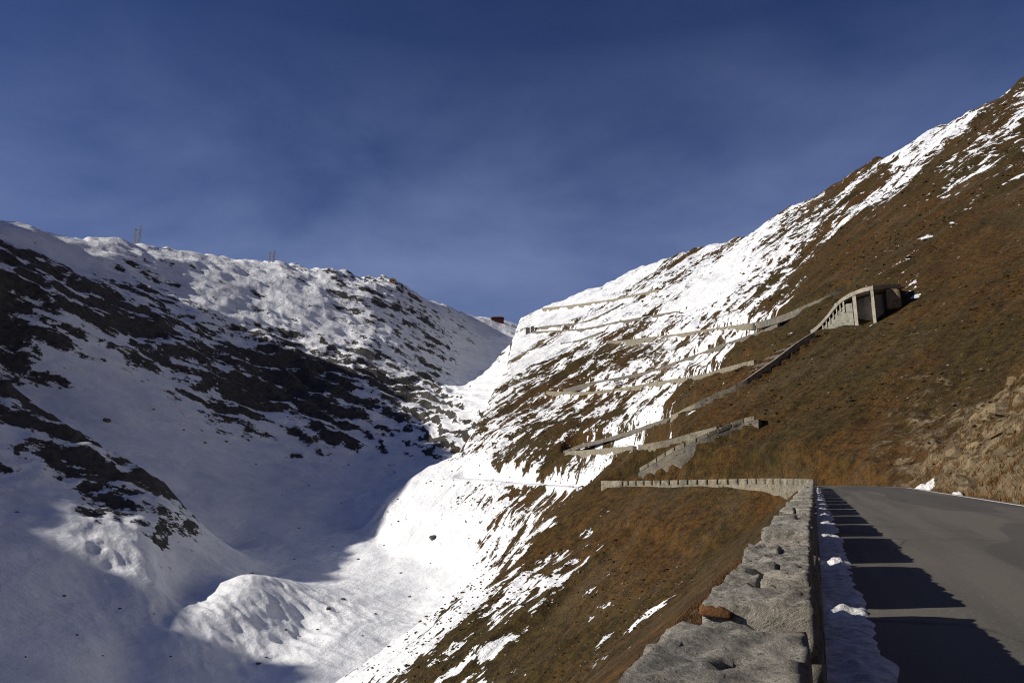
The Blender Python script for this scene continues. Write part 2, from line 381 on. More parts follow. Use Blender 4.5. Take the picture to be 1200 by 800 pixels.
# ------------------------------------------------------------------ benches of the upper hairpin roads (top line of each road's wall, wall height in px)
UPPER = [
    ([(635, 361), (665, 358), (715, 351), (747, 344), (775, 338)], 5, 'highest'),
    ([(624, 384), (645, 381), (680, 378), (700, 371), (715, 363), (735, 352)], 4.5, 'second'),
    ([(624, 388), (655, 387), (690, 384), (720, 377), (760, 370), (795, 364)], 4.5, 'third'),
    ([(657, 402), (675, 399), (690, 394), (707, 387)], 4, 'short'),
    ([(712, 399), (727, 399), (752, 396), (800, 390), (825, 386), (883, 378)], 5, 'fifth'),
    ([(886, 378), (915, 370), (945, 357), (968, 347), (994, 331)], 5, 'fifth_b'),
    ([(660, 456), (690, 448), (725, 442), (755, 436), (800, 421), (844, 404), (890, 388), (912, 378)], 4.5, 'sixth'),
    ([(640, 458), (665, 459), (690, 459), (725, 455), (765, 448), (825, 438), (851, 430), (887, 421)], 6.5, 'seventh'),
    ([(786, 488), (825, 467), (870, 448), (906, 423), (932, 402), (957, 386)], 7, 'approach'),
    ([(660, 529), (680, 520), (707, 514), (740, 504), (784, 489)], 2.6, 'eighth'),
    ([(662, 529), (700, 526), (742, 522)], 7.5, 'ninth'),
    ([(748, 521), (785, 515), (805, 509), (842, 499)], 6, 'stub'),
    ([(748, 550), (762, 541), (789, 524), (835, 505), (867, 491), (892, 486)], 9, 'lowest'),
    ([(530, 560), (560, 562), (600, 566), (650, 569), (678, 572)], 1.5, 'track')]
BENCH = {}
for pl, hpx, nm in UPPER:
    px = np.array([p[0] for p in pl], float); py = np.array([p[1] for p in pl], float)
    n = max(8, int((px[-1] - px[0]) / 3.0)); qx = np.linspace(px[0], px[-1], n); qy = np.interp(qx, px, py)
    ker = np.ones(5) / 5; qy = np.convolve(np.pad(qy, 2, mode='edge'), ker, 'valid')
    base = [hit(a, b + hpx) for a, b in zip(qx, qy)]
    d = np.log(np.array([hypot(p.x, p.y) for p in base])); pd_ = np.pad(d, 3, mode='edge')
    d = np.median(np.stack([pd_[i:i + len(d)] for i in range(7)]), 0)
    for _ in range(3): d = np.convolve(np.pad(d, 4, mode='reflect', reflect_type='odd'), np.ones(9) / 9, 'valid')
    d = np.exp(d) * {'lowest': 0.975, 'stub': 0.98, 'approach': 0.994}.get(nm, 1.0)
    top = [Vector(pdir(a, b, e)) for a, b, e in zip(qx, qy, d)]
    BENCH[nm] = (top, hpx)
for nm, (top, hpx) in BENCH.items():
    T = np.array([[p.x, p.y, p.z] for p in top]); drop = 0.85 if nm != 'track' else 0.0
    # resample so that points lie about 2.5 m apart
    seg = np.r_[0, np.cumsum(np.hypot(np.diff(T[:, 0]), np.diff(T[:, 1])))]
    q = np.arange(0, seg[-1], 2.5); C3 = np.stack([np.interp(q, seg, T[:, i]) for i in range(3)], -1)
    tx, ty = np.gradient(C3[:, 0]), np.gradient(C3[:, 1]); ln_ = np.hypot(tx, ty); nx, ny = ty / ln_, -tx / ln_
    sg = np.where(nx * FS + ny * FC < 0, -1, 1); C3[:, 0] += sg * nx * 3.6; C3[:, 1] += sg * ny * 3.6; C3[:, 2] -= drop
    lo = C3.min(0) - 9; hi = C3.max(0) + 9
    ii, jj = np.where((GX > lo[0]) & (GX < hi[0]) & (GY > lo[1]) & (GY < hi[1]))
    vx, vy = GX[ii, jj], GY[ii, jj]; best = np.full(len(ii), 1e9); bz = np.zeros(len(ii))
    for cx, cy, cz in C3:
        d2 = (vx - cx) ** 2 + (vy - cy) ** 2; m = d2 < best
        best = np.where(m, d2, best); bz = np.where(m, cz, bz)
    wgt = 1 - sstep(2.9, 5.2, np.sqrt(best))
    nw = GZ[ii, jj] * (1 - wgt) + bz * wgt
    GZ[ii, jj] = np.maximum(GZ[ii, jj], nw) if nm in ('lowest', 'stub', 'approach') else nw
    if nm == 'track': F_SNOW[ii, jj] += wgt * 0.5
refresh()
# ------------------------------------------------------------------ materials
def new_mat(name):
    m = bpy.data.materials.new(name); m.use_nodes = True
    nt = m.node_tree; nt.nodes.clear()
    out = nt.nodes.new('ShaderNodeOutputMaterial'); b = nt.nodes.new('ShaderNodeBsdfPrincipled')
    nt.links.new(b.outputs[0], out.inputs[0])
    b.inputs['Specular IOR Level'].default_value = 0.25
    return m, nt, b
class NB:                                    # tiny node-graph helper
    def __init__(s, nt): s.nt = nt
    def put(s, sock, v):
        if isinstance(v, bpy.types.NodeSocket): s.nt.links.new(v, sock)
        elif v is not None: sock.default_value = v
    def math(s, op, a, b=None, c=None, clamp=False):
        n = s.nt.nodes.new('ShaderNodeMath'); n.operation = op; n.use_clamp = clamp
        for i, v in enumerate((a, b, c)):
            if v is not None: s.put(n.inputs[i], v)
        return n.outputs[0]
    def noise(s, vec, scale, detail=4, rough=0.5, dist=0.0):
        n = s.nt.nodes.new('ShaderNodeTexNoise'); s.put(n.inputs['Vector'], vec); s.put(n.inputs['Scale'], scale)
        n.inputs['Detail'].default_value = detail; n.inputs['Roughness'].default_value = rough; n.inputs['Distortion'].default_value = dist
        return n.outputs['Fac']
    def voro(s, vec, scale, feature='F1', out='Distance'):
        n = s.nt.nodes.new('ShaderNodeTexVoronoi'); n.feature = feature; s.put(n.inputs['Vector'], vec); n.inputs['Scale'].default_value = scale
        return n.outputs[out]
    def mapping(s, vec, rot=(0, 0, 0), scale=(1, 1, 1), loc=(0, 0, 0)):
        n = s.nt.nodes.new('ShaderNodeMapping'); s.put(n.inputs['Vector'], vec)
        n.inputs['Rotation'].default_value = rot; n.inputs['Scale'].default_value = scale; n.inputs['Location'].default_value = loc
        return n.outputs[0]
    def mix(s, f, a, b):
        n = s.nt.nodes.new('ShaderNodeMix'); n.data_type = 'RGBA'
        s.put(n.inputs[0], f)
        for i, v in ((6, a), (7, b)):
            s.put(n.inputs[i], v if isinstance(v, bpy.types.NodeSocket) else (*v, 1))
        return n.outputs[2]
    def fmix(s, f, a, b):
        n = s.nt.nodes.new('ShaderNodeMix'); n.data_type = 'FLOAT'
        s.put(n.inputs[0], f); s.put(n.inputs[2], a); s.put(n.inputs[3], b)
        return n.outputs[0]
    def rng(s, v, a, b, c=0.0, d=1.0, smooth=False):
        n = s.nt.nodes.new('ShaderNodeMapRange'); n.clamp = True
        if smooth: n.interpolation_type = 'SMOOTHSTEP'
        s.put(n.inputs[0], v)
        for i, q in zip((1, 2, 3, 4), (a, b, c, d)): s.put(n.inputs[i], q)
        return n.outputs[0]
    def attr(s, name, out='Fac'):
        n = s.nt.nodes.new('ShaderNodeAttribute'); n.attribute_name = name; return n.outputs[out]
    def pos(s): return s.nt.nodes.new('ShaderNodeNewGeometry').outputs['Position']
    def obj(s): return s.nt.nodes.new('ShaderNodeTexCoord').outputs['Object']
    def bump(s, h, strength, dist, nrm=None):
        n = s.nt.nodes.new('ShaderNodeBump'); s.put(n.inputs['Height'], h); s.put(n.inputs['Strength'], strength); s.put(n.inputs['Distance'], dist)
        if nrm is not None: s.put(n.inputs['Normal'], nrm)
        return n.outputs[0]

def ground_material():
    m, nt, b = new_mat('mountain ground'); g = NB(nt)
    P = g.pos()
    snow = g.attr('snow'); rock = g.attr('rocky'); left = g.attr('left'); far = g.attr('far')
    # axes along the slope (x' = along the contour, y' = up the fall line)
    fall = g.mapping(P, rot=(0, 0, radians(60 - 90) * -1 * -1), scale=(1, 1, 1))
    K = g.mapping(P, rot=(0, 0, radians(-30)))          # x' = across, y' = ...
    # streaks down the fall line on the right mountain
    streak = g.mapping(K, scale=(0.011, 0.055, 0.02))
    n1 = g.noise(streak, 1.0, 8, 0.7, 0.3)
    n1b = g.noise(g.mapping(K, scale=(0.06, 0.16, 0.12)), 1.0, 5, 0.6, 0.2)
    n2 = g.noise(P, 0.30, 6, 0.72)
    n1c = g.noise(g.mapping(K, scale=(0.16, 0.5, 0.4)), 1.0, 5, 0.65, 0.3)
    srn = g.math('ADD', g.math('MULTIPLY', n1b, 0.45), g.math('ADD', g.math('MULTIPLY', n1c, 0.40), g.math('MULTIPLY', n2, 0.15)))
    sr = g.math('ADD', g.math('MULTIPLY', n1, 0.38), g.math('ADD', g.math('MULTIPLY', n1b, 0.32), g.math('MULTIPLY', n2, 0.30)))
    sr = g.fmix(g.rng(far, 0.24, 0.5), srn, sr)
    n0 = g.noise(g.mapping(K, scale=(0.0035, 0.018, 0.006), loc=(1.7, 0.4, 0)), 1.0, 3, 0.5)
    sr = g.math('ADD', g.math('ADD', g.math('MULTIPLY', g.math('SUBTRACT', sr, 0.5), 2.5), 0.5), g.math('MULTIPLY', g.math('SUBTRACT', n0, 0.5), 1.0))
    # blotches and ledges on the left mountain
    LQ = g.mapping(P, rot=(0, radians(-24), 0))
    l1 = g.noise(g.mapping(LQ, scale=(0.016, 0.02, 0.055)), 1.0, 9, 0.74, 0.6)
    l2 = g.noise(P, 0.09, 8, 0.72)
    l3 = g.noise(g.mapping(LQ, scale=(0.06, 0.06, 0.24)), 1.0, 7, 0.75, 0.5)
    sl = g.math('ADD', g.math('MULTIPLY', l1, 0.34), g.math('ADD', g.math('MULTIPLY', l2, 0.33), g.math('MULTIPLY', l3, 0.33)))
    sl = g.math('ADD', g.math('MULTIPLY', g.math('SUBTRACT', sl, 0.5), 2.5), 0.5)
    nz = nt.nodes.new('ShaderNodeSeparateXYZ'); geo = nt.nodes.new('ShaderNodeNewGeometry'); nt.links.new(geo.outputs['Normal'], nz.inputs[0])
    sl = g.math('SUBTRACT', sl, g.math('MULTIPLY', g.math('SUBTRACT', nz.outputs[2], 0.75), 1.0))
    n = g.fmix(left, sr, sl)
    thr = g.math('ADD', g.math('MULTIPLY', g.math('SUBTRACT', snow, 0.5), 0.62), 0.5)
    mask = g.rng(g.math('SUBTRACT', thr, n), -0.008, 0.010, smooth=True)
    # grass
    g1 = g.noise(g.mapping(K, scale=(0.03, 0.07, 0.06)), 1.0, 7, 0.7)
    g2 = g.noise(P, 0.9, 6, 0.7)
    g3 = g.noise(P, 0.02, 3, 0.5)
    g4 = g.noise(P, 5.0, 5, 0.75)
    g2 = g.math('ADD', g.math('MULTIPLY', g2, 0.55), g.math('MULTIPLY', g4, 0.45))
    rust = g.mix(g.rng(g2, 0.39, 0.61), (0.012, 0.0058, 0.0022), (0.134, 0.064, 0.0115))
    olive = g.mix(g.rng(g2, 0.39, 0.61), (0.009, 0.0072, 0.0030), (0.088, 0.056, 0.010))
    grass = g.mix(g.rng(g.math('ADD', g.math('MULTIPLY', g1, 0.6), g.math('MULTIPLY', g3, 0.4)), 0.44, 0.54), rust, olive)
    grass = g.mix(g.math('MULTIPLY', g.rng(g.noise(g.mapping(K, scale=(0.05, 0.11, 0.08), loc=(7, 3, 0)), 1.0, 6, 0.7), 0.56, 0.66), 0.5), grass, (0.018, 0.014, 0.0035))
    tan_ = g.rng(g.noise(g.mapping(K, scale=(0.008, 0.045, 0.03), loc=(3, 1, 0)), 1.0, 7, 0.7, 0.3), 0.54, 0.64)
    grass = g.mix(g.math('MULTIPLY', tan_, 0.40), grass, g.mix(g.rng(g4, 0.35, 0.65), (0.05, 0.034, 0.018), (0.19, 0.135, 0.075)))
    # rock
    r1 = g.noise(P, 0.28, 8, 0.7, 0.3); r2 = g.noise(P, 0.04, 5, 0.6)
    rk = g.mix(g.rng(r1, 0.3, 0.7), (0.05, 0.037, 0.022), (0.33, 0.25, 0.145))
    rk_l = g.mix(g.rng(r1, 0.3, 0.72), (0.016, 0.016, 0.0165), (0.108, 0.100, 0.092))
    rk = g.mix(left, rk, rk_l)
    rmask = g.rng(g.math('ADD', g.math('MULTIPLY', r2, 0.35), g.math('MULTIPLY', g.noise(P, 0.55, 6, 0.72), 0.65)), g.math('SUBTRACT', 0.76, g.math('MULTIPLY', rock, 0.46)), g.math('SUBTRACT', 0.83, g.math('MULTIPLY', rock, 0.46)))
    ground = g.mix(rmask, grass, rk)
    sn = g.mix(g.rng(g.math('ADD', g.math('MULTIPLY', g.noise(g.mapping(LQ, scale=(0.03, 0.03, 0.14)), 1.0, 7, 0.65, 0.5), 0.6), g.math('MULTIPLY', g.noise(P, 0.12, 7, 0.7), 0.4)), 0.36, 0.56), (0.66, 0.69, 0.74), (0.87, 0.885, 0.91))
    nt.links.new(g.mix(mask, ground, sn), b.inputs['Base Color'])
    b.inputs['Roughness'].default_value = 0.95
    nt.links.new(g.math('MULTIPLY', mask, 0.0), b.inputs['Metallic'])
    # relief: grass and rock coarse, snow fine
    hgt = g.math('ADD', g.math('MULTIPLY', g2, 0.6), g.math('MULTIPLY', g.noise(P, 3.2, 5, 0.7), 0.25))
    hr = g.math('ADD', r1, g.math('MULTIPLY', g2, 0.5))
    hs = g.math('ADD', g.math('MULTIPLY', g.noise(P, 0.22, 8, 0.66), 0.9), g.math('ADD', g.math('MULTIPLY', g.noise(g.mapping(P, rot=(0, 0, 0.6), scale=(0.05, 0.3, 0.1)), 1.0, 6, 0.6), 0.5), g.math('MULTIPLY', mask, 0.25)))
    hh = g.fmix(mask, g.fmix(rmask, hgt, hr), hs)
    dist = g.fmix(far, 0.5, 2.2)
    gul = g.math('ADD', g.noise(g.mapping(K, scale=(0.02, 0.16, 0.08)), 1.0, 6, 0.65, 0.3), g.math('MULTIPLY', g.noise(g.mapping(K, scale=(0.7, 0.1, 0.7)), 1.0, 4, 0.6), 0.25))
    nb = g.bump(gul, g.math('MULTIPLY', g.math('SUBTRACT', 1.0, left), 0.55), 4.0)
    nt.links.new(g.bump(hh, 0.85, dist, nb), b.inputs['Normal'])
    return m

def sheet(name, x, y, z, mat, attrs={}, smooth=True):
    n0, n1 = x.shape
    v = np.stack([x, y, z], -1).reshape(-1, 3).astype(np.float32)
    idx = np.arange(n0 * n1, dtype=np.int32).reshape(n0, n1)
    q = np.stack([idx[:-1, :-1], idx[1:, :-1], idx[1:, 1:], idx[:-1, 1:]], -1).reshape(-1, 4)[:, ::-1]
    me = bpy.data.meshes.new(name)
    me.vertices.add(len(v)); me.vertices.foreach_set('co', v.ravel())
    me.loops.add(q.size); me.loops.foreach_set('vertex_index', np.ascontiguousarray(q).ravel())
    me.polygons.add(len(q)); me.polygons.foreach_set('loop_start', np.arange(0, q.size, 4, dtype=np.int32)); me.polygons.foreach_set('loop_total', np.full(len(q), 4, np.int32))
    me.update(calc_edges=True)
    me.polygons.foreach_set('use_smooth', np.full(len(q), smooth))
    for k, a in attrs.items():
        at = me.attributes.new(k, 'FLOAT', 'POINT'); at.data.foreach_set('value', np.ascontiguousarray(a, np.float32).ravel())
    me.materials.append(mat)
    o = bpy.data.objects.new(name, me); col.objects.link(o)
    return o
M_GROUND = ground_material()
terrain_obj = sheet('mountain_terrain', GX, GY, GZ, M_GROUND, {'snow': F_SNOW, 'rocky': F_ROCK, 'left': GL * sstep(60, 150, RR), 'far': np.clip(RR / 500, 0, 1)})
terrain_obj['kind'] = 'structure'
# ------------------------------------------------------------------ helpers for things
from mathutils import noise as mn
def link_mesh(name, verts, faces, mat, parent=None, smooth=False):
    me = bpy.data.meshes.new(name); me.from_pydata([tuple(v) for v in verts], [], faces); me.update()
    if smooth: me.polygons.foreach_set('use_smooth', [True] * len(me.polygons))
    if mat: me.materials.append(mat)
    o = bpy.data.objects.new(name, me); col.objects.link(o)
    if parent is not None:
        o.parent = parent
        o.matrix_parent_inverse = parent_matrix(parent).inverted()
    return o
def parent_matrix(p):
    m = p.matrix_basis.copy()
    return parent_matrix(p.parent) @ p.matrix_parent_inverse @ m if p.parent else m
def thing(name, label, cat, loc=(0, 0, 0), group=None):
    o = bpy.data.objects.new(name, None); o.location = loc; o.empty_display_size = 0.3; col.objects.link(o)
    o['label'] = label; o['category'] = cat
    if group: o['group'] = group
    return o
def tag(o, label, cat, group=None):
    o['label'] = label; o['category'] = cat
    if group: o['group'] = group
    return o
class Geo:                                   # collects one mesh
    def __init__(s): s.v = []; s.f = []
    def add(s, v, f):
        n = len(s.v); s.v += [tuple(p) for p in v]; s.f += [tuple(i + n for i in q) for q in f]
    def hexa(s, p):                          # 8 corners: bottom 4 ccw, top 4 ccw
        s.add(p, [(3, 2, 1, 0), (4, 5, 6, 7), (0, 1, 5, 4), (1, 2, 6, 5), (2, 3, 7, 6), (3, 0, 4, 7)])
    def beam(s, a, b, w, up=(0, 0, 1), h=None):
        a, b = Vector(a), Vector(b); d = (b - a).normalized(); u = Vector(up)
        if abs(d.dot(u)) > 0.98: u = Vector((1, 0, 0))
        x = d.cross(u).normalized() * (w / 2); y = x.cross(d).normalized() * ((h or w) / 2)
        s.hexa([a - x - y, a + x - y, a + x + y, a - x + y, b - x - y, b + x - y, b + x + y, b - x + y])
    def build(s, name, mat, parent=None, smooth=False): return link_mesh(name, s.v, s.f, mat, parent, smooth)

_rh = [atan2(ROAD[i + 1][0] - ROAD[i][0], ROAD[i + 1][1] - ROAD[i][1]) for i in range(len(ROAD) - 1)]; _rh.append(_rh[-1])
def rp(a, lat, dz=0.0):                      # a point on the road: distance along, offset to the right, height above the road
    f = min(max(a + 40, 0), len(ROAD) - 1.001); i = int(f); t = f - i
    p = ROAD[i] * (1 - t) + ROAD[i + 1] * t; h = _rh[i] * (1 - t) + _rh[i + 1] * t
    return Vector((p[0] + cos(h) * lat, p[1] - sin(h) * lat, p[2] + dz))

# ---- materials of built things
def stone_material(name, dark, light, scale=1.0, bump=0.6, lichen=0.0):
    m, nt, b = new_mat(name); g = NB(nt); P = g.pos()
    a = g.noise(P, 2.2 * scale, 8, 0.68, 0.4); c = g.noise(P, 14 * scale, 6, 0.7)
    d = g.noise(g.mapping(g.mapping(P, rot=(0.35, 0.15, 0.75)), scale=(1.2, 7.0, 5.0)), scale, 9, 0.78, 0.35)
    crack = g.rng(d, 0.36, 0.43, 0.0, 1.0)
    big = g.noise(P, 0.9 * scale, 4, 0.6)
    cc = g.mix(g.rng(g.math('ADD', g.math('MULTIPLY', a, 0.6), g.math('MULTIPLY', c, 0.4)), 0.38, 0.60), dark, light)
    cc = g.mix(g.math('MULTIPLY', g.rng(big, 0.45, 0.7), 0.45), cc, (light[0] * 1.05, light[1] * 0.93, light[2] * 0.78))
    cc = g.mix(g.math('MULTIPLY', g.math('SUBTRACT', 1.0, crack), 0.6), cc, (dark[0] * 0.35, dark[1] * 0.35, dark[2] * 0.35))
    if lichen:
        pit = g.math('MULTIPLY', g.rng(g.noise(P, 26, 5, 0.75), 0.57, 0.64), 0.75)
        cc = g.mix(pit, cc, (dark[0] * 0.3, dark[1] * 0.3, dark[2] * 0.3))
        sp_ = g.math('MULTIPLY', g.rng(g.noise(g.mapping(P, loc=(5, 1, 2)), 34, 4, 0.7), 0.60, 0.66), 0.6)
        cc = g.mix(sp_, cc, (min(1, light[0] * 1.25), min(1, light[1] * 1.25), min(1, light[2] * 1.25)))
        oi = nt.nodes.new('ShaderNodeObjectInfo').outputs['Random']
        cc = g.mix(g.rng(oi, 0.0, 1.0, 0.0, 0.42), cc, (dark[0], dark[1] * 1.02, dark[2] * 1.05))
        l = g.rng(g.noise(P, 6.0, 5, 0.7), 0.66, 0.72)
        cc = g.mix(g.math('MULTIPLY', l, lichen), cc, (0.30, 0.27, 0.16))
        k = g.rng(g.noise(g.mapping(P, loc=(3.1, 4.2, 1.1)), 9.0, 4, 0.7), 0.66, 0.71)
        cc = g.mix(g.math('MULTIPLY', k, lichen), cc, (0.05, 0.05, 0.045))
    nt.links.new(cc, b.inputs['Base Color']); b.inputs['Roughness'].default_value = 0.92
    h = g.math('ADD', g.math('MULTIPLY', a, 0.8), g.math('ADD', g.math('MULTIPLY', c, 0.4), g.math('ADD', g.math('MULTIPLY', crack, 0.3), g.math('MULTIPLY', d, 0.8))))
    nt.links.new(g.bump(h, bump, 0.11 / scale), b.inputs['Normal'])
    return m
M_STONE = stone_material('weathered parapet stone', (0.15, 0.142, 0.125), (0.60, 0.565, 0.49), 1.0, 1.0, 0.55)
M_MORTAR = stone_material('old mortar', (0.14, 0.125, 0.10), (0.30, 0.27, 0.22), 2.0, 0.7)
M_RUST = stone_material('rust stained stone', (0.09, 0.040, 0.016), (0.22, 0.105, 0.042), 1.5, 0.6)
M_FARWALL = stone_material('pale masonry', (0.11, 0.10, 0.078), (0.29, 0.265, 0.205), 0.3, 0.8)
M_DARKWALL = stone_material('grey masonry', (0.075, 0.07, 0.062), (0.20, 0.185, 0.155), 0.25, 0.8)
M_CONC = stone_material('weathered concrete', (0.20, 0.185, 0.155), (0.42, 0.39, 0.33), 0.4, 0.3)
M_ROCK = stone_material('mountain rock', (0.03, 0.028, 0.026), (0.14, 0.125, 0.105), 0.25, 1.0)
M_BANKROCK = stone_material('tan bank rock', (0.09, 0.070, 0.042), (0.34, 0.26, 0.155), 0.6, 1.0, 0.4)
def flat_material(name, c, rough=0.7, metal=0.0, var=0.25, scale=3.0):
    m, nt, b = new_mat(name); g = NB(nt)
    f = g.noise(g.pos(), scale, 5, 0.65)
    nt.links.new(g.mix(g.rng(f, 0.3, 0.7), tuple(q * (1 - var) for q in c), tuple(min(1, q * (1 + var)) for q in c)), b.inputs['Base Color'])
    b.inputs['Roughness'].default_value = rough; b.inputs['Metallic'].default_value = metal
    return m
M_STEEL = flat_material('galvanised steel', (0.42, 0.42, 0.40), 0.5, 0.3)
M_RED = flat_material('red brown timber', (0.10, 0.022, 0.014), 0.8)
M_REDROOF = flat_material('dark roof sheet', (0.085, 0.045, 0.035), 0.7)
M_PANE = flat_material('window pane', (0.02, 0.022, 0.028), 0.15)
M_PLASTER = flat_material('tan hut wall', (0.30, 0.19, 0.10), 0.9)
def snow_material():
    m, nt, b = new_mat('old snow'); g = NB(nt); P = g.pos()
    nt.links.new(g.mix(g.rng(g.noise(P, 7, 7, 0.7), 0.36, 0.58), (0.42, 0.41, 0.40), (0.84, 0.84, 0.85)), b.inputs['Base Color'])
    b.inputs['Roughness'].default_value = 0.9
    nt.links.new(g.bump(g.math('ADD', g.noise(P, 7, 6, 0.65), g.math('MULTIPLY', g.noise(P, 30, 3, 0.6), 0.4)), 0.8, 0.06), b.inputs['Normal'])
    return m
M_SNOW = snow_material()
def asphalt_material():
    m, nt, b = new_mat('worn asphalt'); g = NB(nt); P = g.pos()
    rot = g.mapping(P, rot=(0, 0, radians(22.3)))           # x' across the road, y' along it
    fine = g.noise(P, 120, 3, 0.7); mid = g.noise(P, 6, 6, 0.65)
    lng = g.noise(g.mapping(rot, scale=(1.1, 0.05, 1)), 1.0, 5, 0.6, 0.3)
    patch = g.rng(g.noise(g.mapping(rot, scale=(0.30, 0.045, 1), loc=(2.0, 0.3, 0)), 1.0, 2, 0.4), 0.50, 0.515)
    c = g.mix(g.rng(fine, 0.3, 0.7), (0.085, 0.078, 0.066), (0.175, 0.162, 0.138))
    c = g.mix(g.math('MULTIPLY', g.rng(lng, 0.42, 0.60), 0.65), c, (0.075, 0.071, 0.066))
    c = g.mix(g.math('MULTIPLY', patch, 0.6), c, (0.066, 0.062, 0.060))
    c = g.mix(g.math('MULTIPLY', g.rng(mid, 0.55, 0.75), 0.25), c, (0.17, 0.16, 0.14))
    ck = g.voro(g.math('ADD', 0, 0) if False else g.mapping(rot, scale=(0.55, 0.22, 1)), 1.0, 'DISTANCE_TO_EDGE')
    wob = g.rng(g.math('ADD', ck, g.math('MULTIPLY', g.math('SUBTRACT', g.noise(P, 3.0, 6, 0.7), 0.5), 0.10)), 0.0, 0.022, 1.0, 0.0)
    wob = g.math('MULTIPLY', wob, g.rng(g.noise(P, 0.16, 3, 0.5), 0.48, 0.60))
    c = g.mix(g.math('MULTIPLY', wob, 0.7), c, (0.02, 0.019, 0.018))
    grit = g.rng(g.noise(P, 30, 3, 0.8), 0.58, 0.66)
    c = g.mix(g.math('MULTIPLY', grit, 0.6), c, (0.26, 0.24, 0.20))
    nt.links.new(c, b.inputs['Base Color']); b.inputs['Roughness'].default_value = 0.85
    nt.links.new(g.bump(g.math('ADD', fine, g.math('MULTIPLY', mid, 0.5)), 0.35, 0.01), b.inputs['Normal'])
    return m
M_ASPHALT = asphalt_material()
def paint_material():
    m, nt, b = new_mat('worn white paint'); g = NB(nt); P = g.pos()
    w = g.rng(g.noise(P, 9, 6, 0.7), 0.30, 0.50)
    nt.links.new(g.mix(w, (0.16, 0.15, 0.135), (0.78, 0.77, 0.73)), b.inputs['Base Color']); b.inputs['Roughness'].default_value = 0.8
    return m
M_PAINT = paint_material()

# ------------------------------------------------------------------ near road
aa = np.r_[np.arange(-30, 40, 0.8), np.arange(40, 130.5, 1.5)]; ll = np.linspace(-0.05, ROAD_W, 11)
pts = np.array([[rp(a, l, 0.0 + 0.01 * mn.noise(Vector((a * 0.2, l * 0.5, 3.3)))) for l in ll] for a in aa])
road = sheet('road', pts[..., 0], pts[..., 1], pts[..., 2], M_ASPHALT); road['kind'] = 'structure'
ln = np.array([[rp(a, l, 0.017) for l in (ROAD_W - 0.50, ROAD_W - 0.29)] for a in aa])
line = sheet('edge_line', ln[..., 0], ln[..., 1], ln[..., 2], M_PAINT); line.parent = road

# ------------------------------------------------------------------ near parapet: merlons between narrow gaps, each built of stones
def rough_box(c0, c1, n, frame, rough, seed, rnd=0.10, freq=3.0):
    # box from c0 to c1 (along, lat, height) cut into a grid, rounded and roughened; frame maps to the world
    c0, c1 = Vector(c0), Vector(c1); ctr = (c0 + c1) / 2; hs = (c1 - c0) / 2
    vid = {}; V = []; F = []
    def vert(i, j, k):
        key = (i, j, k)
        if key in vid: return vid[key]
        u = Vector((2 * i / n[0] - 1, 2 * j / n[1] - 1, 2 * k / n[2] - 1))
        p = Vector([ctr[q] + hs[q] * u[q] for q in range(3)])
        # round the corners a little
        ex = [max(abs(u[q]) * hs[q] - (hs[q] - rnd), 0) for q in range(3)]
        e = math.sqrt(sum(q * q for q in ex))
        if e > rnd:
            for q in range(3): p[q] -= math.copysign(ex[q] * (1 - rnd / e), u[q])
        s = Vector((p.x * freq, p.y * freq, p.z * freq)) + Vector((0, seed * 1.3, seed * 3.7))
        nv = Vector((mn.noise(s), mn.noise(s + Vector((9, 2, 5))), mn.noise(s + Vector((4, 7, 1)))))
        nf = mn.turbulence(Vector((s.x * 1.2 + s.y * 1.6, s.y * 3.6 - s.x * 1.5, s.z * 2.0)), 4, False)
        lam = mn.noise(Vector((s.x * .9 + s.y * 1.7, s.y * 5.2 - s.x * 2.1, s.z))); lam = round(lam * 4) / 4
        p += nv * rough * 0.45 + Vector((0, 0, (nf - 0.5) * rough * 0.8 + lam * rough * 0.8)) * (0.5 + 0.5 * u.z)
        V.append(frame(p)); vid[key] = len(V) - 1
        return vid[key]
    for a, b, c, rev in ((0, 1, 2, 0), (1, 2, 0, 0), (2, 0, 1, 0)):
        for side in (0, 1):
            for i in range(n[a]):
                for j in range(n[b]):
                    q = []
                    for di, dj in ((0, 0), (1, 0), (1, 1), (0, 1)):
                        t = [0, 0, 0]; t[a] = i + di; t[b] = j + dj; t[c] = side * n[c]
                        q.append(vert(*t))
                    F.append(tuple(q if side else q[::-1]))
    return V, F
W_L, W_R, W_H = -0.55, -0.055, 0.80
gaps = [3.5, 8.2, 12.45, 17.75, 22.2, 26.7, 31.7, 36.4, 41.1, 45.8, 50.5, 55.2, 60.0, 64.7, 69.4, 74.2]
edges = [(-2.6, gaps[0] - 0.06)] + [(gaps[i] + 0.33, gaps[i + 1] - 0.33) for i in range(len(gaps) - 1)]
pw = thing('stone_parapet', 'rough grey stone parapet running beside the road, broken by narrow gaps', 'wall', rp(10, -0.3))
fr = lambda p: rp(p.x, p.y, p.z)
g_ = Geo()
for a0 in np.arange(-3, 78, 3.0): g_.hexa([rp(a0, W_L - 0.06, -0.9), rp(a0, W_R + 0.04, -0.9), rp(a0 + 2.99, W_R + 0.04, -0.9), rp(a0 + 2.99, W_L - 0.06, -0.9), rp(a0, W_L - 0.05, 0.10), rp(a0, W_R + 0.03, 0.10), rp(a0 + 2.99, W_R + 0.03, 0.10), rp(a0 + 2.99, W_L - 0.05, 0.10)])
g_.build('footing', M_MORTAR, pw)
rnd = random.Random(4)
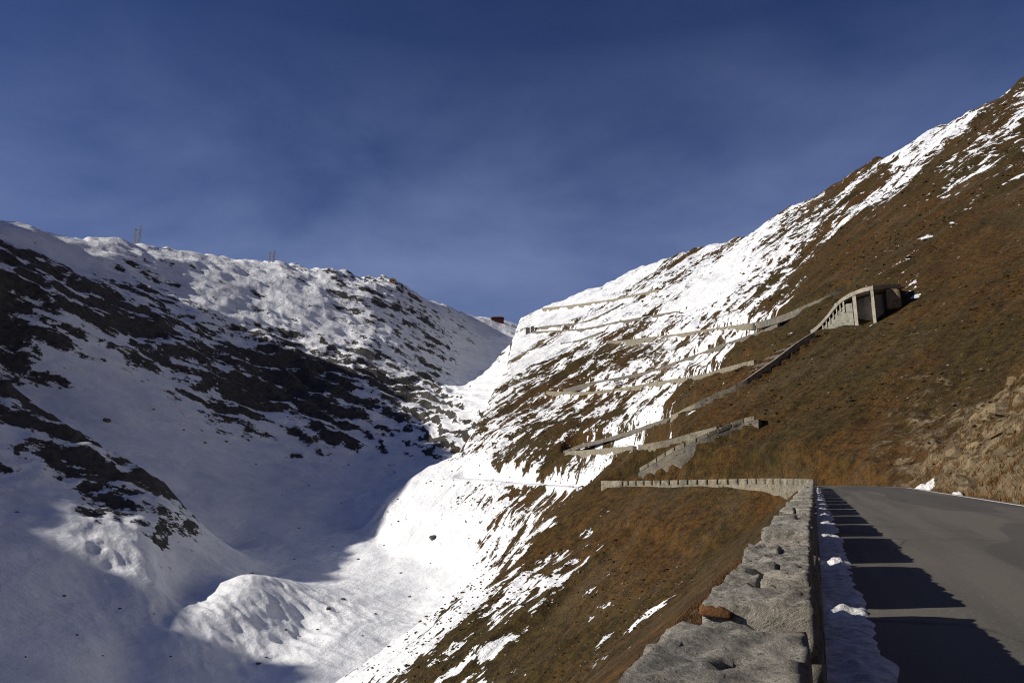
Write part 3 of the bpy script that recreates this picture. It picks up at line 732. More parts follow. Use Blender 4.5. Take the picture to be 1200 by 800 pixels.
for mi, (a0, a1) in enumerate(edges):
    near = mi < 4
    wl = W_L - (0.05 if mi == 0 else 0); wr = W_R - (0.02 if mi == 0 else 0); hh = W_H - (0.025 if mi == 0 else 0) + rnd.uniform(-.02, .02)
    V, F = rough_box((a0 + .03, wl + .03, 0.0), (a1 - .03, wr - .03, hh - 0.07), (max(3, int((a1 - a0) * 2)), 3, 3), fr, 0.015, mi, 0.03)
    core = link_mesh('merlon', V, F, M_MORTAR, pw, True)
    # cap stones: slabs of uneven length, some split lengthwise
    x = a0; k = 0
    while x < a1 - 0.05:
        L = rnd.uniform(0.34, 0.72) if mi else rnd.uniform(0.8, 1.3)
        if a1 - x - L < 0.35: L = a1 - x
        split = mi > 0 and rnd.random() < 0.3 and L > 0.45
        cuts = [wl - rnd.uniform(0, .04), wr + rnd.uniform(-.02, .015)]
        if split: cuts.insert(1, wl + (wr - wl) * rnd.uniform(0.38, 0.62))
        for q in range(len(cuts) - 1):
            top = hh + rnd.uniform(-0.016, 0.016)
            d = 16 if mi < 2 else (9 if near else 5)
            V, F = rough_box((x + .004, cuts[q] + .003, hh - 0.24), (x + L - .004, cuts[q + 1] - .003, top), (max(2, int(d * L * 1.6)), max(2, d // (len(cuts) - 1)), 3), fr, 0.030, mi * 0.31 + k * 0.05, 0.022, 3.2)
            rust = mi == 1 and k == 0 and q == 0
            link_mesh('stone', V, F, M_STONE, core, True)
            k += 1
        x += L
    if near:                                 # faces: two courses towards the road, and both ends
        for z0, z1 in ((0.02, 0.28), (0.285, hh - 0.235)):
            x = a0
            while x < a1 - .05:
                L = rnd.uniform(.3, .7)
                if a1 - x - L < .25: L = a1 - x
                V, F = rough_box((x + .01, wr - .12, z0 + .008), (x + L - .01, wr + rnd.uniform(.0, .035), z1 - .008), (4, 2, 3), fr, .02, k + mi * 31, .035, 4)
                link_mesh('stone', V, F, M_STONE, core, True); k += 1
                x += L
        for ae, sgn in ((a0, -1), (a1, 1)):
            y = wl; 
            while y < wr - .15:
                L = rnd.uniform(.2, .3)
                if wr - .12 - y - L < .1: L = wr - .125 - y
                for z0, z1 in ((0.02, 0.30), (0.31, hh - 0.235)):
                    e0, e1 = (ae - .015, ae + .10) if sgn < 0 else (ae - .10, ae + .015)
                    V, F = rough_box((e0, y + .008, z0), (e1, y + L - .008, z1 - .008), (2, 3, 3), fr, .018, k + mi * 17, .03, 4)
                    link_mesh('stone', V, F, M_STONE, core, True); k += 1
                y += L
# one rust-stained stone on the corner of the second merlon
V, F = rough_box((3.80, W_L - .02, 0.715), (3.90, W_L + .13, 0.765), (6, 8, 4), fr, .016, 99, .008, 6)
o = link_mesh('stone', V, F, M_RUST, bpy.data.objects['merlon.001'], True); o['label'] = 'orange rust stained stone on the corner of the wall'

# ------------------------------------------------------------------ snow lying along the foot of the parapet
A = np.r_[np.arange(-2, 24, 0.07), np.arange(24, 76, 0.25)]; Lq = np.linspace(0, 1, 13)
gx = np.zeros((len(A), len(Lq), 3))
for i, a in enumerate(A):
    n1 = mn.noise(Vector((a * 0.9, 0.3, 1))); n2 = mn.noise(Vector((a * 3.1, 5.3, 1)))
    wd = 0.41 + 0.11 * n1 + 0.09 * n2
    gapn = min(abs(a - g0 - 0.28) for g0 in gaps)
    lump = 0.10 * math.exp(-(gapn / 0.22) ** 2) * (0.6 + 0.8 * abs(mn.noise(Vector((a * .5, 8, 2)))))
    for j, t in enumerate(Lq):
        lt = -0.06 + t * (wd + 0.06)
        prof = math.sqrt(max(0, 1 - t ** 2.2)) * (0.55 + 0.45 * t)
        nn = mn.turbulence(Vector((a * 4, lt * 6, 2.2)), 3, False)
        gx[i, j] = rp(a, lt, -0.012 + prof * (0.085 + 0.05 * (nn - .3) + 0.03 * n1) + lump * math.exp(-((lt - 0.18) / 0.13) ** 2) * (0.5 + nn))
sb = sheet('snow_bank', gx[..., 0], gx[..., 1], gx[..., 2], M_SNOW); sb['kind'] = 'stuff'
tag(sb, 'strip of old snow lying along the foot of the parapet', 'snow')

# ------------------------------------------------------------------ far parapet round the bend, with its retaining wall
fw = thing('stone_parapet', 'pale parapet of many small merlons curving left round the bend', 'wall', rp(95, -0.3))
def strip_wall(geo, A, lat0, lat1, z0f, z1f):
    for a, b in zip(A[:-1], A[1:]):
        geo.hexa([rp(a, lat0, z0f(a)), rp(a, lat1, z0f(a)), rp(b, lat1, z0f(b)), rp(b, lat0, z0f(b)), rp(a, lat0, z1f(a)), rp(a, lat1, z1f(a)), rp(b, lat1, z1f(b)), rp(b, lat0, z1f(b))])
g_ = Geo(); strip_wall(g_, np.arange(77, 130.5, 1.0), -0.75, -0.02, lambda a: -5.0, lambda a: 0.16); g_.build('retaining_wall', M_FARWALL, fw)
a = 77.2
while a < 124:
    L = 1.6
    V, F = rough_box((a, -0.62, 0.0), (a + L, -0.08, 0.86), (5, 3, 4), fr, 0.03, a, 0.05, 1.5)
    link_mesh('merlon', V, F, M_FARWALL, fw, True); a += 1.92
V, F = rough_box((124.4, -0.9, -1.4), (130.6, 0.25, 0.95), (10, 3, 5), fr, 0.05, 3, 0.05, 1.5)
link_mesh('end_block', V, F, M_FARWALL, fw, True)
# ------------------------------------------------------------------ walls of the hairpins above
def nz3(p, f): return mn.noise(Vector((p.x * f, p.y * f, p.z * f)))
WALL_INFO = {'highest': ('pale wall below the topmost road on the snowfield', M_FARWALL), 'second': ('long wall of the road just under the topmost one', M_DARKWALL),
    'third': ('thin wall starting at the dark hairpin abutment', M_DARKWALL), 'short': ('short wall stub among snow and brown turf', M_DARKWALL),
    'fifth': ('pale wall with a broad masonry buttress under it', M_FARWALL), 'fifth_b': ('grey wall climbing brown turf above the viaduct', M_DARKWALL),
    'sixth': ('thin wall on the upper leg of the middle hairpin', M_DARKWALL), 'seventh': ('long pale wall on the lower leg of the middle hairpin', M_FARWALL),
    'approach': ('low wall climbing over brown turf to the viaduct', M_FARWALL), 'eighth': ('thin wall on the upper leg of the snowy lower hairpin', M_DARKWALL),
    'stub': ('short pale wall end sticking out above the notched parapet', M_FARWALL),
    'ninth': ('pale wall on the lower leg of the snowy lower hairpin', M_FARWALL), 'lowest': ('pale notched parapet on a stone retaining wall above the bend', M_FARWALL)}
for nm, (label, mat) in WALL_INFO.items():
    top, hpx = BENCH[nm]
    t = thing('retaining_parapet', label, 'wall', top[len(top) // 2], 'walls of the hairpin road')
    seg = [0]
    for a, b in zip(top[:-1], top[1:]): seg.append(seg[-1] + (b - a).length)
    def at_s(s, top=top, seg=seg):
        i = min(max(int(np.searchsorted(seg, s)) - 1, 0), len(top) - 2); f = (s - seg[i]) / max(1e-6, seg[i + 1] - seg[i])
        p = top[i].lerp(top[i + 1], f); d = (top[i + 1] - top[i]); n = Vector((d.y, -d.x, 0)).normalized()
        if n.x * FS + n.y * FC < 0: n = -n                # n points uphill
        return p, n
    dist = hypot(top[0].x, top[0].y); step = max(1.2, dist * 0.006)
    merl = nm == 'lowest'
    g_ = Geo(); S = np.arange(0, seg[-1], step)
    rows = []
    for s in S:
        p, n = at_s(s)
        hgt = hpx / FPX * hypot(p.x, p.y) * 1.05 + (nm == 'lowest') * 2.2 * math.sin(pi * min(1, max(0, (s / seg[-1] - .15) / .85))) + 0.4
        zt = p.z - (0.62 if merl else 0) + 0.2 * nz3(p, 0.08)
        bat = 0.12 * hgt
        hgt = min(max(hgt, zt - ground(p.x - n.x * bat, p.y - n.y * bat) + 0.6), hgt * 1.15)
        rows.append([p - n * bat + Vector((0, 0, zt - p.z - hgt)), p + Vector((0, 0, zt - p.z)), p + n * 0.7 + Vector((0, 0, zt - p.z)), p + n * 0.7 + Vector((0, 0, zt - p.z - hgt))])
    for i in range(len(rows) - 1):
        a, b = rows[i], rows[i + 1]
        g_.hexa([a[0], a[3], b[3], b[0], a[1], a[2], b[2], b[1]])
    g_.build('wall_face', M_DARKWALL if nm == 'lowest' else mat, t)
    if merl:
        s = 0.3; L = 2.0 if nm == 'lowest' else 3.0
        while s + L < seg[-1]:
            p, n = at_s(s); p2, n2 = at_s(s + L - 0.22)
            V, F = rough_box((0, -0.05, -0.66), (1, 0.6, 0.05), (3, 2, 2), lambda q, p=p, p2=p2, n=n: p.lerp(p2, q.x) + n * q.y + Vector((0, 0, q.z)), 0.015, s, 0.02, 1.0)
            link_mesh('merlon', V, F, M_FARWALL, t); s += L
    if nm == 'fifth':
        g_ = Geo(); p0, n0 = at_s(seg[-1] * 0.08); p1, n1 = at_s(seg[-1] * 0.26)
        hb = 11 / FPX * dist; q0, q1 = p0.lerp(p1, 0.2), p0.lerp(p1, 0.62)
        g_.hexa([q0 - n0 * 2.6 - Vector((0, 0, hb + 2)), q0 + n0 - Vector((0, 0, hb + 2)), q1 + n1 - Vector((0, 0, hb + 2)), q1 - n1 * 2.6 - Vector((0, 0, hb + 2)), p0 - n0 * 0.4 - Vector((0, 0, .6)), p0 + n0 * .4 - Vector((0, 0, .6)), p1 + n1 * .4 - Vector((0, 0, .6)), p1 - n1 * .4 - Vector((0, 0, .6))])
        g_.build('buttress', M_FARWALL, t)
    # road surface behind the wall
    if nm in ('lowest', 'ninth', 'approach', 'seventh', 'fifth_b', 'fifth', 'sixth'):
        rr = np.array([[at_s(s)[0] + at_s(s)[1] * l - Vector((0, 0, 0.68)) for l in (0.6, 6.0)] for s in S])
        ro = sheet('road', rr[..., 0], rr[..., 1], rr[..., 2], M_ASPHALT); ro['kind'] = 'structure'

# ------------------------------------------------------------------ hairpin viaduct
M_INFILL = stone_material('grey green masonry', (0.16, 0.165, 0.14), (0.36, 0.355, 0.30), 0.6, 0.8)
pb = hit(1001, 383); dv = hypot(pb.x, pb.y)
vt = thing('viaduct', 'concrete hairpin viaduct on tall piers with dark openings, set in brown turf', 'viaduct', pb)
dl = [(950, 389), (957, 384), (963, 378), (970, 370), (976, 362), (982, 355), (988, 350), (996, 345.5), (1004, 342), (1013, 339), (1023, 337), (1034, 335.8), (1044, 335), (1056, 335)]
def dvx(px): return dv + (1000 - px) * 0.075 + max(0, px - 1028) * 0.42
def vf(px, py, dd=0.0): return Vector(pdir(px, py, dvx(px) + dd))
m1 = dv / FPX / 1.0 * 0.93                    # metres per pixel here
g_ = Geo(); gp = Geo()
for (x0, y0), (x1, y1) in zip(dl[:-1], dl[1:]):
    a, b, c, d = vf(x0, y0), vf(x1, y1), vf(x1, y1, 6.5), vf(x0, y0, 6.5)
    c.z, d.z = b.z, a.z; dn = Vector((0, 0, 0.42))
    g_.hexa([a - dn, b - dn, c - dn, d - dn, a, b, c, d])
    c2, d2 = vf(x1, y1, 0.45), vf(x0, y0, 0.45); c2.z, d2.z = b.z, a.z; up = Vector((0, 0, 0.36)); o_ = Vector((0, 0, 0.002))
    gp.hexa([a + o_, b + o_, c2 + o_, d2 + o_, a + up, b + up, c2 + up, d2 + up])
g_.build('deck', M_CONC, vt); gp.build('parapet', M_CONC, vt)
def pier(px, yt, yb, wpx, dd0, dd1, name='pier', mat=None, lean=0.0, sink=2.0):
    g = Geo(); a, b = vf(px - wpx / 2, yt, dd0), vf(px + wpx / 2, yt, dd0); c, d = vf(px + wpx / 2, yt, dd1), vf(px - wpx / 2, yt, dd1)
    c.z = d.z = b.z = a.z; zb = vf(px, yb, dd0).z - sink; lw = Vector((0, 0, 0))
    A, B, C, D = [Vector((q.x, q.y, zb)) for q in (a, b, c, d)]
    f = (a - d).normalized() * lean; A += f; B += f
    g.hexa([A, B, C, D, a, b, c, d]); return g.build(name, mat or M_CONC, vt)
pier(1000.5, 345.5, 383, 4.2, 0.15, 3.0); pier(1021.5, 339.5, 369, 3.6, 0.15, 3.0)
pier(988, 353, 366, 2.0, 0.1, 0.6, 'strut', sink=0)
for px, yt, yb in ((984, 356, 378), (980, 360, 382), (976, 365, 385), (972, 370, 388), (968, 374, 390), (964, 380, 393)):
    pier(px, yt, min(yb, yt + 9), 1.3, 0.15, 0.5, 'strut', sink=0)
# infill masonry under the left half of the deck, leaving a row of small openings below the deck
ix = [956, 962, 968, 974, 980, 986, 992, 998.4]; it = [390, 386.5, 380, 373.5, 367, 361, 356, 355]; ib = [396, 396, 394, 391, 388, 386, 385, 384]
g_ = Geo()
for i in range(len(ix) - 1):
    a, b = vf(ix[i], it[i], 0.35), vf(ix[i + 1], it[i + 1], 0.35); c, d = vf(ix[i + 1], it[i + 1], 2.2), vf(ix[i], it[i], 2.2); c.z, d.z = b.z, a.z
    zb = [vf(ix[i], ib[i], .35).z - 2.2, vf(ix[i + 1], ib[i + 1], .35).z - 2.2]
    g_.hexa([Vector((a.x, a.y, zb[0])), Vector((b.x, b.y, zb[1])), Vector((c.x, c.y, zb[1])), Vector((d.x, d.y, zb[0])), a, b, c, d])
g_.build('infill_wall', M_INFILL, vt)
# back wall under the deck
g_ = Geo(); bx = [984, 992, 1000, 1008, 1016, 1024, 1032, 1040]
for x0, x1 in zip(bx[:-1], bx[1:]):
    yt0, yt1 = np.interp(x0, [p[0] for p in dl], [p[1] for p in dl]), np.interp(x1, [p[0] for p in dl], [p[1] for p in dl])
    a, b = vf(x0, yt0, 3.0), vf(x1, yt1, 3.0); c, d = vf(x1, yt1, 4.0), vf(x0, yt0, 4.0)
    a.z = d.z = vf(x0, yt0).z - 0.76; b.z = c.z = vf(x1, yt1).z - 0.76; zb = a.z - 10
    g_.hexa([Vector((q.x, q.y, zb)) for q in (a, b, c, d)] + [a, b, c, d])
g_.build('back_wall', M_CONC, vt)
V, F = rough_box((0, 0, -4.2), (2.6, 8, 0), (5, 8, 6), lambda q: vf(1037, 338) + Vector((cos(radians(27)), -sin(radians(27)), 0)) * q.x + Vector((sin(radians(27)), cos(radians(27)), 0)) * q.y + Vector((0, 0, q.z)), 0.35, 5, 0.5, .5)
link_mesh('abutment', V, F, M_BANKROCK, vt)

# dark abutment of the top hairpin
p = hit(620, 392); sc = hypot(p.x, p.y) / FPX
ab = thing('hairpin_abutment', 'dark stone abutment at the end of the second road', 'abutment', p)
g_ = Geo()
for dx, w_, h_ in ((-4, 5, 9), (2, 4, 11)):
    x0 = p.x + dx * sc; x1 = x0 + w_ * sc
    g_.hexa([(x0, p.y - 1, p.z - 5), (x1, p.y - 1, p.z - 5), (x1, p.y + 6, p.z - 5), (x0, p.y + 6, p.z - 5), (x0, p.y, p.z + h_ * sc * .75), (x1, p.y, p.z + h_ * sc * .8), (x1, p.y + 6, p.z + h_ * sc * .8), (x0, p.y + 6, p.z + h_ * sc * .75)])
g_.build('masonry', M_DARKWALL, ab)

# ------------------------------------------------------------------ buildings on the skyline
p = hit(583, 379); d = hypot(p.x, p.y); m_ = d / FPX
rb = thing('mountain_lodge', 'dark red lodge standing in the snow of the pass', 'building', p)
W, Dp, Hh = 15.0 * m_, 9 * m_, 6.0 * m_
g_ = Geo(); x0, x1, y0, y1 = p.x - W / 2, p.x + W / 2, p.y - 1, p.y - 1 + Dp
g_.hexa([(x0, y0, p.z - 6), (x1, y0, p.z - 6), (x1, y1, p.z - 6), (x0, y1, p.z - 6), (x0, y0, p.z + Hh), (x1, y0, p.z + Hh), (x1, y1, p.z + Hh), (x0, y1, p.z + Hh)])
g_.build('wall', M_RED, rb)
g_ = Geo(); e = 0.7; zt = p.z + Hh + .004; r_ = 2.2 * m_
g_.add([(x0 - e, y0 - e, zt), (x1 + e, y0 - e, zt), (x1 + e, y1 + e, zt), (x0 - e, y1 + e, zt), (x0 + W * .18, (y0 + y1) / 2, zt + r_), (x1 - W * .18, (y0 + y1) / 2, zt + r_)], [(0, 1, 5, 4), (1, 2, 5), (2, 3, 4, 5), (3, 0, 4), (3, 2, 1, 0)])
g_.build('roof', M_REDROOF, rb)
for k in range(5):
    for zz in (0.25, 0.62):
        g_ = Geo(); wx = x0 + W * (0.12 + 0.17 * k); g_.hexa([(wx, y0 - .06, p.z + Hh * zz), (wx + W * .07, y0 - .06, p.z + Hh * zz), (wx + W * .07, y0 + .1, p.z + Hh * zz), (wx, y0 + .1, p.z + Hh * zz), (wx, y0 - .06, p.z + Hh * (zz + .2)), (wx + W * .07, y0 - .06, p.z + Hh * (zz + .2)), (wx + W * .07, y0 + .1, p.z + Hh * (zz + .2)), (wx, y0 + .1, p.z + Hh * (zz + .2))])
        g_.build('window', M_PANE, rb)
p = hit(460, 331); d = hypot(p.x, p.y); m_ = d / FPX
hb = thing('summit_hut', 'small tan hut with pale roof on the rocky top', 'hut', p)
W, Dp, Hh = 7 * m_, 6 * m_, 3.4 * m_; x0, x1, y0, y1 = p.x - W / 2, p.x + W / 2, p.y - 2, p.y - 2 + Dp
g_ = Geo(); g_.hexa([(x0, y0, p.z - 6), (x1, y0, p.z - 6), (x1, y1, p.z - 6), (x0, y1, p.z - 6), (x0, y0, p.z + Hh), (x1, y0, p.z + Hh), (x1, y1, p.z + Hh), (x0, y1, p.z + Hh)]); g_.build('wall', M_PLASTER, hb)
g_ = Geo(); xm = (x0 + x1) / 2; zt = p.z + Hh + .004
g_.add([(x0 - .6, y0 - .6, zt), (x1 + .6, y0 - .6, zt), (x1 + .6, y1 + .6, zt), (x0 - .6, y1 + .6, zt), (xm, y0 - .6, zt + 2.2 * m_), (xm, y1 + .6, zt + 2.2 * m_)], [(0, 1, 4), (1, 2, 5, 4), (2, 3, 5), (3, 0, 4, 5), (3, 2, 1, 0)]); g_.build('roof', M_CONC, hb)
for k in range(2):
    wx = x0 + W * (0.18 + 0.4 * k); g_ = Geo(); g_.hexa([(wx, y0 - .05, p.z + Hh * .3), (wx + 1.3, y0 - .05, p.z + Hh * .3), (wx + 1.3, y0 + .1, p.z + Hh * .3), (wx, y0 + .1, p.z + Hh * .3), (wx, y0 - .05, p.z + Hh * .75), (wx + 1.3, y0 - .05, p.z + Hh * .75), (wx + 1.3, y0 + .1, p.z + Hh * .75), (wx, y0 + .1, p.z + Hh * .75)]); g_.build('window', M_PANE, hb)

# ------------------------------------------------------------------ lattice pylons and masts
def pylon(px, py_base, hpx, label):
    p = hit(px, py_base + 3); d = hypot(p.x, p.y); m_ = d / FPX; Ht = hpx * m_ * 1.1; p = Vector((p.x, p.y, p.z - 1))
    t = thing('lattice_pylon', label, 'pylon', p, 'pylons on the left ridge')
    for s_ in (-1, 1):
        g = Geo(); bx = s_ * 2.2 * m_; tx = s_ * 2.9 * m_; hw = 0.9 * m_
        legs = []
        for cx in (-1, 1):
            for cy in (-1, 1):
                a = p + Vector((bx + cx * hw, cy * hw, 0)); b = p + Vector((tx + cx * hw * .35, cy * hw * .35, Ht * (1.0 if s_ > 0 else .86))); g.beam(a, b, .42); legs.append((a, b))
        for k in range(6):
            for i, j in ((0, 1), (0, 2), (1, 3), (2, 3)):
                g.beam(legs[i][0].lerp(legs[i][1], k / 6), legs[j][0].lerp(legs[j][1], (k + 1) / 6), .28)
        g.build('mast', M_STEEL, t)
    g = Geo(); zz = Ht * .74
    for oz in (0, .9): g.beam(p + Vector((-4.4 * m_, 0, zz + oz)), p + Vector((4.2 * m_, 0, zz + oz)), .34)
    for k in range(8): g.beam(p + Vector(((-4.4 + k * 1.07) * m_, 0, zz)), p + Vector(((-4.4 + k * 1.07 + 1.0) * m_, 0, zz + .9)), .14)
    g.build('crossarm', M_STEEL, t)
pylon(160, 283, 20, 'taller lattice pylon on the snowy ridge, above the long dark cliff'); pylon(318, 305, 15, 'shorter lattice pylon on the ridge, nearer the tan hut')
for px, pyb, hpx, lb in ((613, 376, 11, 'thin steel mast on the slope just above the lodge'), (621, 372, 12, 'thin steel mast standing a little higher than its neighbour')):
    p = hit(px, pyb + 2); m_ = hypot(p.x, p.y) / FPX
    t = thing('steel_mast', lb, 'mast', p); g = Geo(); g.beam(p - Vector((0, 0, 1)), p + Vector((0, 0, hpx * m_)), .34); g.build('pole', M_STEEL, t)
    g = Geo(); g.beam(p + Vector((-1.2, 0, hpx * m_ * .85)), p + Vector((1.2, 0, hpx * m_ * .85)), .22); g.build('crossarm', M_STEEL, t)
# ------------------------------------------------------------------ rocks
def rock_mesh(seed, sub=2, ang=0.5, name='rock'):
    bm = bmesh.new(); bmesh.ops.create_icosphere(bm, subdivisions=sub, radius=1.0)
    sx, sy, sz = [random.Random(seed * 3 + i).uniform(0.7, 1.3) for i in range(3)]
    for v in bm.verts:
        n = v.co.normalized(); k = 1 + ang * mn.noise(n * 1.3 + Vector((seed * 5.1, 0, 0))) + 0.28 * mn.noise(n * 3.1 + Vector((0, seed * 2.3, 0)))
        # chop a few flat faces
        for q in range(5):
            r = random.Random(seed * 31 + q); pn = Vector((r.uniform(-1, 1), r.uniform(-1, 1), r.uniform(-.6, 1))).normalized(); lim = r.uniform(.62, .9)
            dp = (n * k).dot(pn)
            if dp > lim: k *= 1 - 0.85 * (dp - lim) / dp
        v.co = Vector((n.x * sx, n.y * sy, n.z * sz * .8)) * k
    me = bpy.data.meshes.new(name); bm.to_mesh(me); bm.free(); return me
rr_ = random.Random(11)
ROCKS = [rock_mesh(i) for i in range(10)]
for me in ROCKS: me.materials.append(M_BANKROCK)
oc = thing('rock_outcrop', 'tan broken rock outcrop with dry grass rising right beside the road', 'rock', rp(30, 10.5))
oci = parent_matrix(oc).inverted()
def frac_out(x, y):                           # where the bank is bare
    return mn.noise(Vector((x * 0.09, y * 0.09, 4.0))) + 0.5 * mn.noise(Vector((x * 0.28, y * 0.28, 1.0)))
n = 0
while n < 300:
    a = 8 + 78 * rr_.random(); lat = 9.0 + abs(rr_.gauss(0, 1)) * (5 + a * 0.14)
    p = Vector((a * SH + lat * CH, a * CH - lat * SH, 0))
    if frac_out(p.x, p.y) < -0.12: continue
    sz = rr_.choice((.12, .16, .2, .26, .34, .5)) * (0.8 + a * 0.016)
    o = bpy.data.objects.new('rock', rr_.choice(ROCKS)); col.objects.link(o); o.parent = oc; o.matrix_parent_inverse = oci
    o.location = (p.x, p.y, ground(p.x, p.y) + sz * rr_.uniform(-.5, .0)); o.scale = (sz * rr_.uniform(.8, 1.3), sz * rr_.uniform(.8, 1.3), sz * rr_.uniform(.6, 1.0))
    o.rotation_euler = (rr_.uniform(-.5, .5), rr_.uniform(-.5, .5), rr_.uniform(0, 6.3)); n += 1

# boulders standing out of the valley snow
BOULD = [rock_mesh(40 + i, 2, .45, 'boulder') for i in range(6)]
for me in BOULD: me.materials.append(M_ROCK)
def boulder(px, py, w, label, group=None):
    p = hit(px, py); m_ = hypot(p.x, p.y) / FPX; s_ = w * m_ * 0.5
    o = bpy.data.objects.new('boulder', rr_.choice(BOULD)); col.objects.link(o)
    o.location = (p.x, p.y, p.z + s_ * .1); o.scale = (s_, s_ * .8, s_ * .62); o.rotation_euler = (0, 0, rr_.uniform(0, 6.3))
    tag(o, label, 'boulder', group)
boulder(508, 632, 14, 'largest dark boulder, alone on the sunlit valley snow')
boulder(125, 494, 9, 'dark boulder alone on the shaded snow slope above the rib')
for px, py, w in [(402, 703, 8), (385, 715, 7), (470, 672, 5), (455, 600, 4), (345, 655, 4), (420, 655, 5), (362, 570, 4), (300, 545, 4), (505, 660, 4), (440, 720, 4), (480, 700, 5), (455, 760, 5), (303, 778, 7), (312, 770, 4), (425, 745, 4), (372, 738, 4), (520, 700, 4), (500, 690, 3), (540, 690, 3), (390, 640, 3), (350, 620, 3), (330, 580, 3), (400, 590, 3), (450, 640, 3), (240, 520, 5), (215, 505, 4), (265, 520, 5), (180, 480, 4), (40, 430, 4), (28, 405, 5), (20, 600, 5), (75, 700, 4), (140, 715, 4), (90, 745, 4), (180, 720, 3), (200, 770, 4), (120, 770, 3), (30, 770, 3), (335, 740, 4), (420, 690, 3), (560, 660, 4), (575, 640, 3)]:
    boulder(px, py, w * 0.9, 'small dark boulder poking out of the valley snow', 'boulders in the valley snow')

# ------------------------------------------------------------------ snow left lying at the roadside
def snow_heap(a, lat, l, w, h, label, seed):
    V = []; F = []; N = 12
    for i in range(N + 1):
        for j in range(N + 1):
            u, v = i / N * 2 - 1, j / N * 2 - 1; r = math.sqrt(u * u + v * v) * (1 + .35 * mn.noise(Vector((u * 1.6, v * 1.6, seed))))
            p = rp(a + u * l, lat + v * w); z = ground(p.x, p.y) if lat > ROAD_W else p.z
            zz = h * max(0, 1 - r * r) * (.75 + .6 * mn.noise(Vector((u * 3, v * 3, seed + 5))))
            V.append((p.x, p.y, z - .12 + max(0, zz) + (.12 if zz > .02 else 0)))
    for i in range(N):
        for j in range(N):
            k = i * (N + 1) + j; F.append((k, k + N + 1, k + N + 2, k + 1)[::-1])
    tag(link_mesh('snow_heap', V, F, M_SNOW, None, True), label, 'snow', 'snow heaps at the roadside')
snow_heap(75, 9.0, 3.0, 0.8, 0.55, 'ragged heap of snow at the foot of the bank where the road bends', 1.0)
snow_heap(58, 8.9, 0.9, .35, 0.28, 'small lump of snow on the verge short of the bend', 2.0)

# ------------------------------------------------------------------ dry grass tufts on the bank and on the slope under the parapet
def grass_material(name, c0, c1):
    m, nt, b = new_mat(name); g = NB(nt)
    v = g.attr('tone'); nt.links.new(g.mix(v, c0, c1), b.inputs['Base Color']); b.inputs['Roughness'].default_value = 0.9
    return m
def tufts(name, spots, mat, hmin, hmax, blades, seed):
    r = np.random.RandomState(seed); V = []; tone = []
    for (x, y, z, sc) in spots:
        t0 = r.rand()
        for b in range(blades):
            an = r.rand() * 6.283; h = (hmin + (hmax - hmin) * r.rand()) * sc; lean = h * (0.3 + 0.7 * r.rand()); w = 0.006 * sc + h * 0.03
            bx, by = x + r.normal() * .09 * sc, y + r.normal() * .09 * sc
            dx, dy = cos(an), sin(an)
            V += [(bx - dy * w, by + dx * w, z - .05), (bx + dy * w, by - dx * w, z - .05), (bx + dx * lean, by + dy * lean, z + h * .8)]
            q = min(1, max(0, t0 * .6 + r.rand() * .4)); tone += [q * .6, q * .6, q]
    n = len(V) // 3
    me = bpy.data.meshes.new(name); me.from_pydata(V, [], [(3 * i, 3 * i + 1, 3 * i + 2) for i in range(n)]); me.update()
    at = me.attributes.new('tone', 'FLOAT', 'POINT'); at.data.foreach_set('value', np.array(tone, np.float32))
    me.materials.append(mat); o = bpy.data.objects.new(name, me); col.objects.link(o); o['kind'] = 'stuff'; return o
M_TUFT = grass_material('straw coloured grass', (0.05, 0.022, 0.006), (0.30, 0.150, 0.042))
M_TUFT2 = grass_material('rust brown grass', (0.030, 0.014, 0.005), (0.16, 0.074, 0.022))
sp = []
while len(sp) < 13000:
    a = 4 + 84 * rr_.random(); lat = 8.9 + abs(rr_.gauss(0, 1)) * (8 + .16 * a)
    p = Vector((a * SH + lat * CH, a * CH - lat * SH, 0))
    if frac_out(p.x, p.y) > 0.30 and rr_.random() < .7: continue
    sp.append((p.x, p.y, ground(p.x, p.y), rr_.uniform(.7, 1.6)))
tag(tufts('dry_grass', sp, M_TUFT, .14, .42, 7, 1), 'straw coloured dry grass covering the rocky bank', 'grass')
sp = []
while len(sp) < 7000:
    a = 1 + 30 * rr_.random() ** 1.3; lat = -0.75 - 3.2 * rr_.random() ** 1.4
    p = rp(a, lat); sp.append((p.x, p.y, ground(p.x, p.y), rr_.uniform(.6, 1.3)))
tag(tufts('dry_grass', sp, M_TUFT2, .03, .09, 8, 2), 'rust brown dry grass on the steep slope just under the parapet', 'grass')

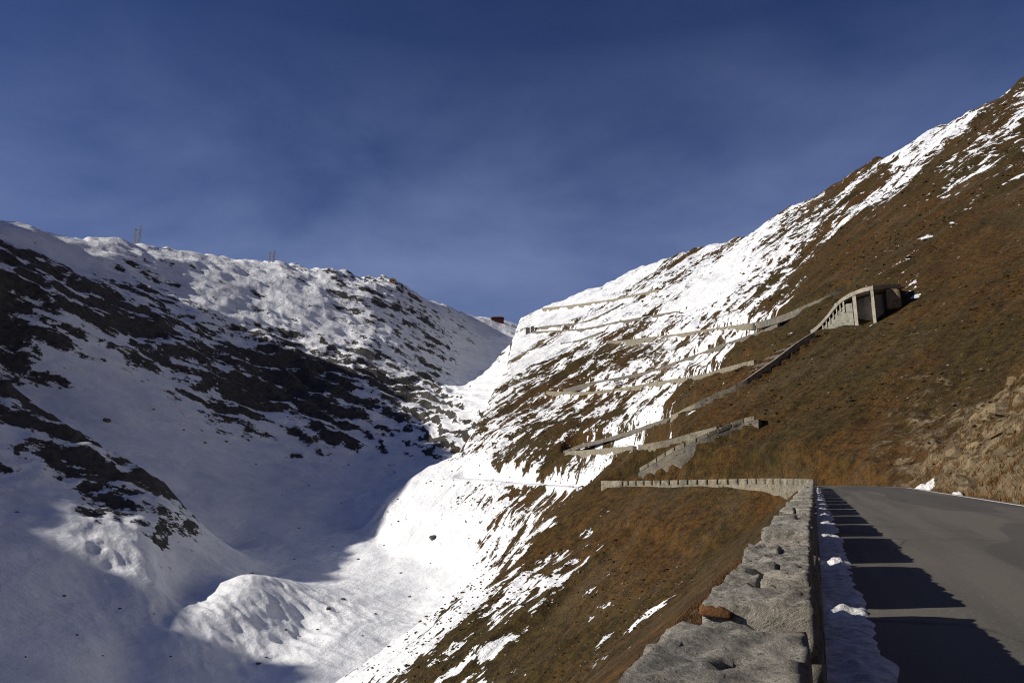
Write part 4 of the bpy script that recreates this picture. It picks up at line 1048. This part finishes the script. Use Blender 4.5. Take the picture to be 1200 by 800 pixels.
# ------------------------------------------------------------------ stones and low shrubs strewn over the brown mountainside (too many to count)
def strew(name, n, rmin, rmax, smin, smax, flat, mat, seed, label, cat, thmin=-0.2, thmax=0.68):
    r = np.random.RandomState(seed)
    bm = bmesh.new(); bmesh.ops.create_icosphere(bm, subdivisions=1, radius=1.0); bv = np.array([v.co for v in bm.verts]); bf = np.array([[v.index for v in f.verts] for f in bm.faces]); bm.free()
    V = []; F = []; T = []; k = 0
    while k < n:
        t = r.uniform(thmin, thmax); d = math.exp(r.uniform(math.log(rmin), math.log(rmax))); x, y = d * sin(t), d * cos(t)
        i = min(int(np.searchsorted(th_g, t)), len(th_g) - 1); j = min(int(np.searchsorted(r_g, d)), len(r_g) - 1)
        if GL[i, j] > 0.2 or F_SNOW[i, j] > 0.75 and r.rand() < .7: continue
        lat = x * CH - y * SH
        if -2 < lat < 9.5 and d < 110: continue
        if d < 145:
            dm = np.min((ROAD[:, 0] - x) ** 2 + (ROAD[:, 1] - y) ** 2)
            if dm < 121: continue
        if mn.noise(Vector((x * 0.05, y * 0.05, seed))) < r.uniform(-.5, .25): continue
        s = (smin + (smax - smin) * r.rand() ** 2.5) * (d / 110.0) ** 0.8
        z = ground(x, y)
        q = bv * (1 + 0.35 * r.normal(size=(len(bv), 1)).clip(-1, 1)) * np.array([s * r.uniform(.7, 1.3), s * r.uniform(.7, 1.3), s * flat * r.uniform(.7, 1.2)]) + np.array([x, y, z + s * flat * .15])
        F.append(bf + len(bv) * k); V.append(q); T.append(np.full(len(bv), r.rand())); k += 1
    me = bpy.data.meshes.new(name); me.from_pydata(np.concatenate(V).tolist(), [], np.concatenate(F).tolist()); me.update()
    at = me.attributes.new('tone', 'FLOAT', 'POINT'); at.data.foreach_set('value', np.concatenate(T).astype(np.float32))
    me.materials.append(mat); o = bpy.data.objects.new(name, me); col.objects.link(o); o['kind'] = 'stuff'; tag(o, label, cat)
M_SHRUB = grass_material('low heath', (0.016, 0.011, 0.003), (0.10, 0.052, 0.009))
M_STREW = grass_material('loose stones', (0.06, 0.05, 0.038), (0.26, 0.225, 0.17))
strew('low_shrubs', 7000, 42, 420, .12, .34, .55, M_SHRUB, 5, 'low brown heath and grass hummocks strewn over the mountainside', 'shrubs')
strew('loose_stones', 1800, 42, 420, .07, .26, .6, M_STREW, 8, 'loose pale stones strewn over the mountainside', 'stones')
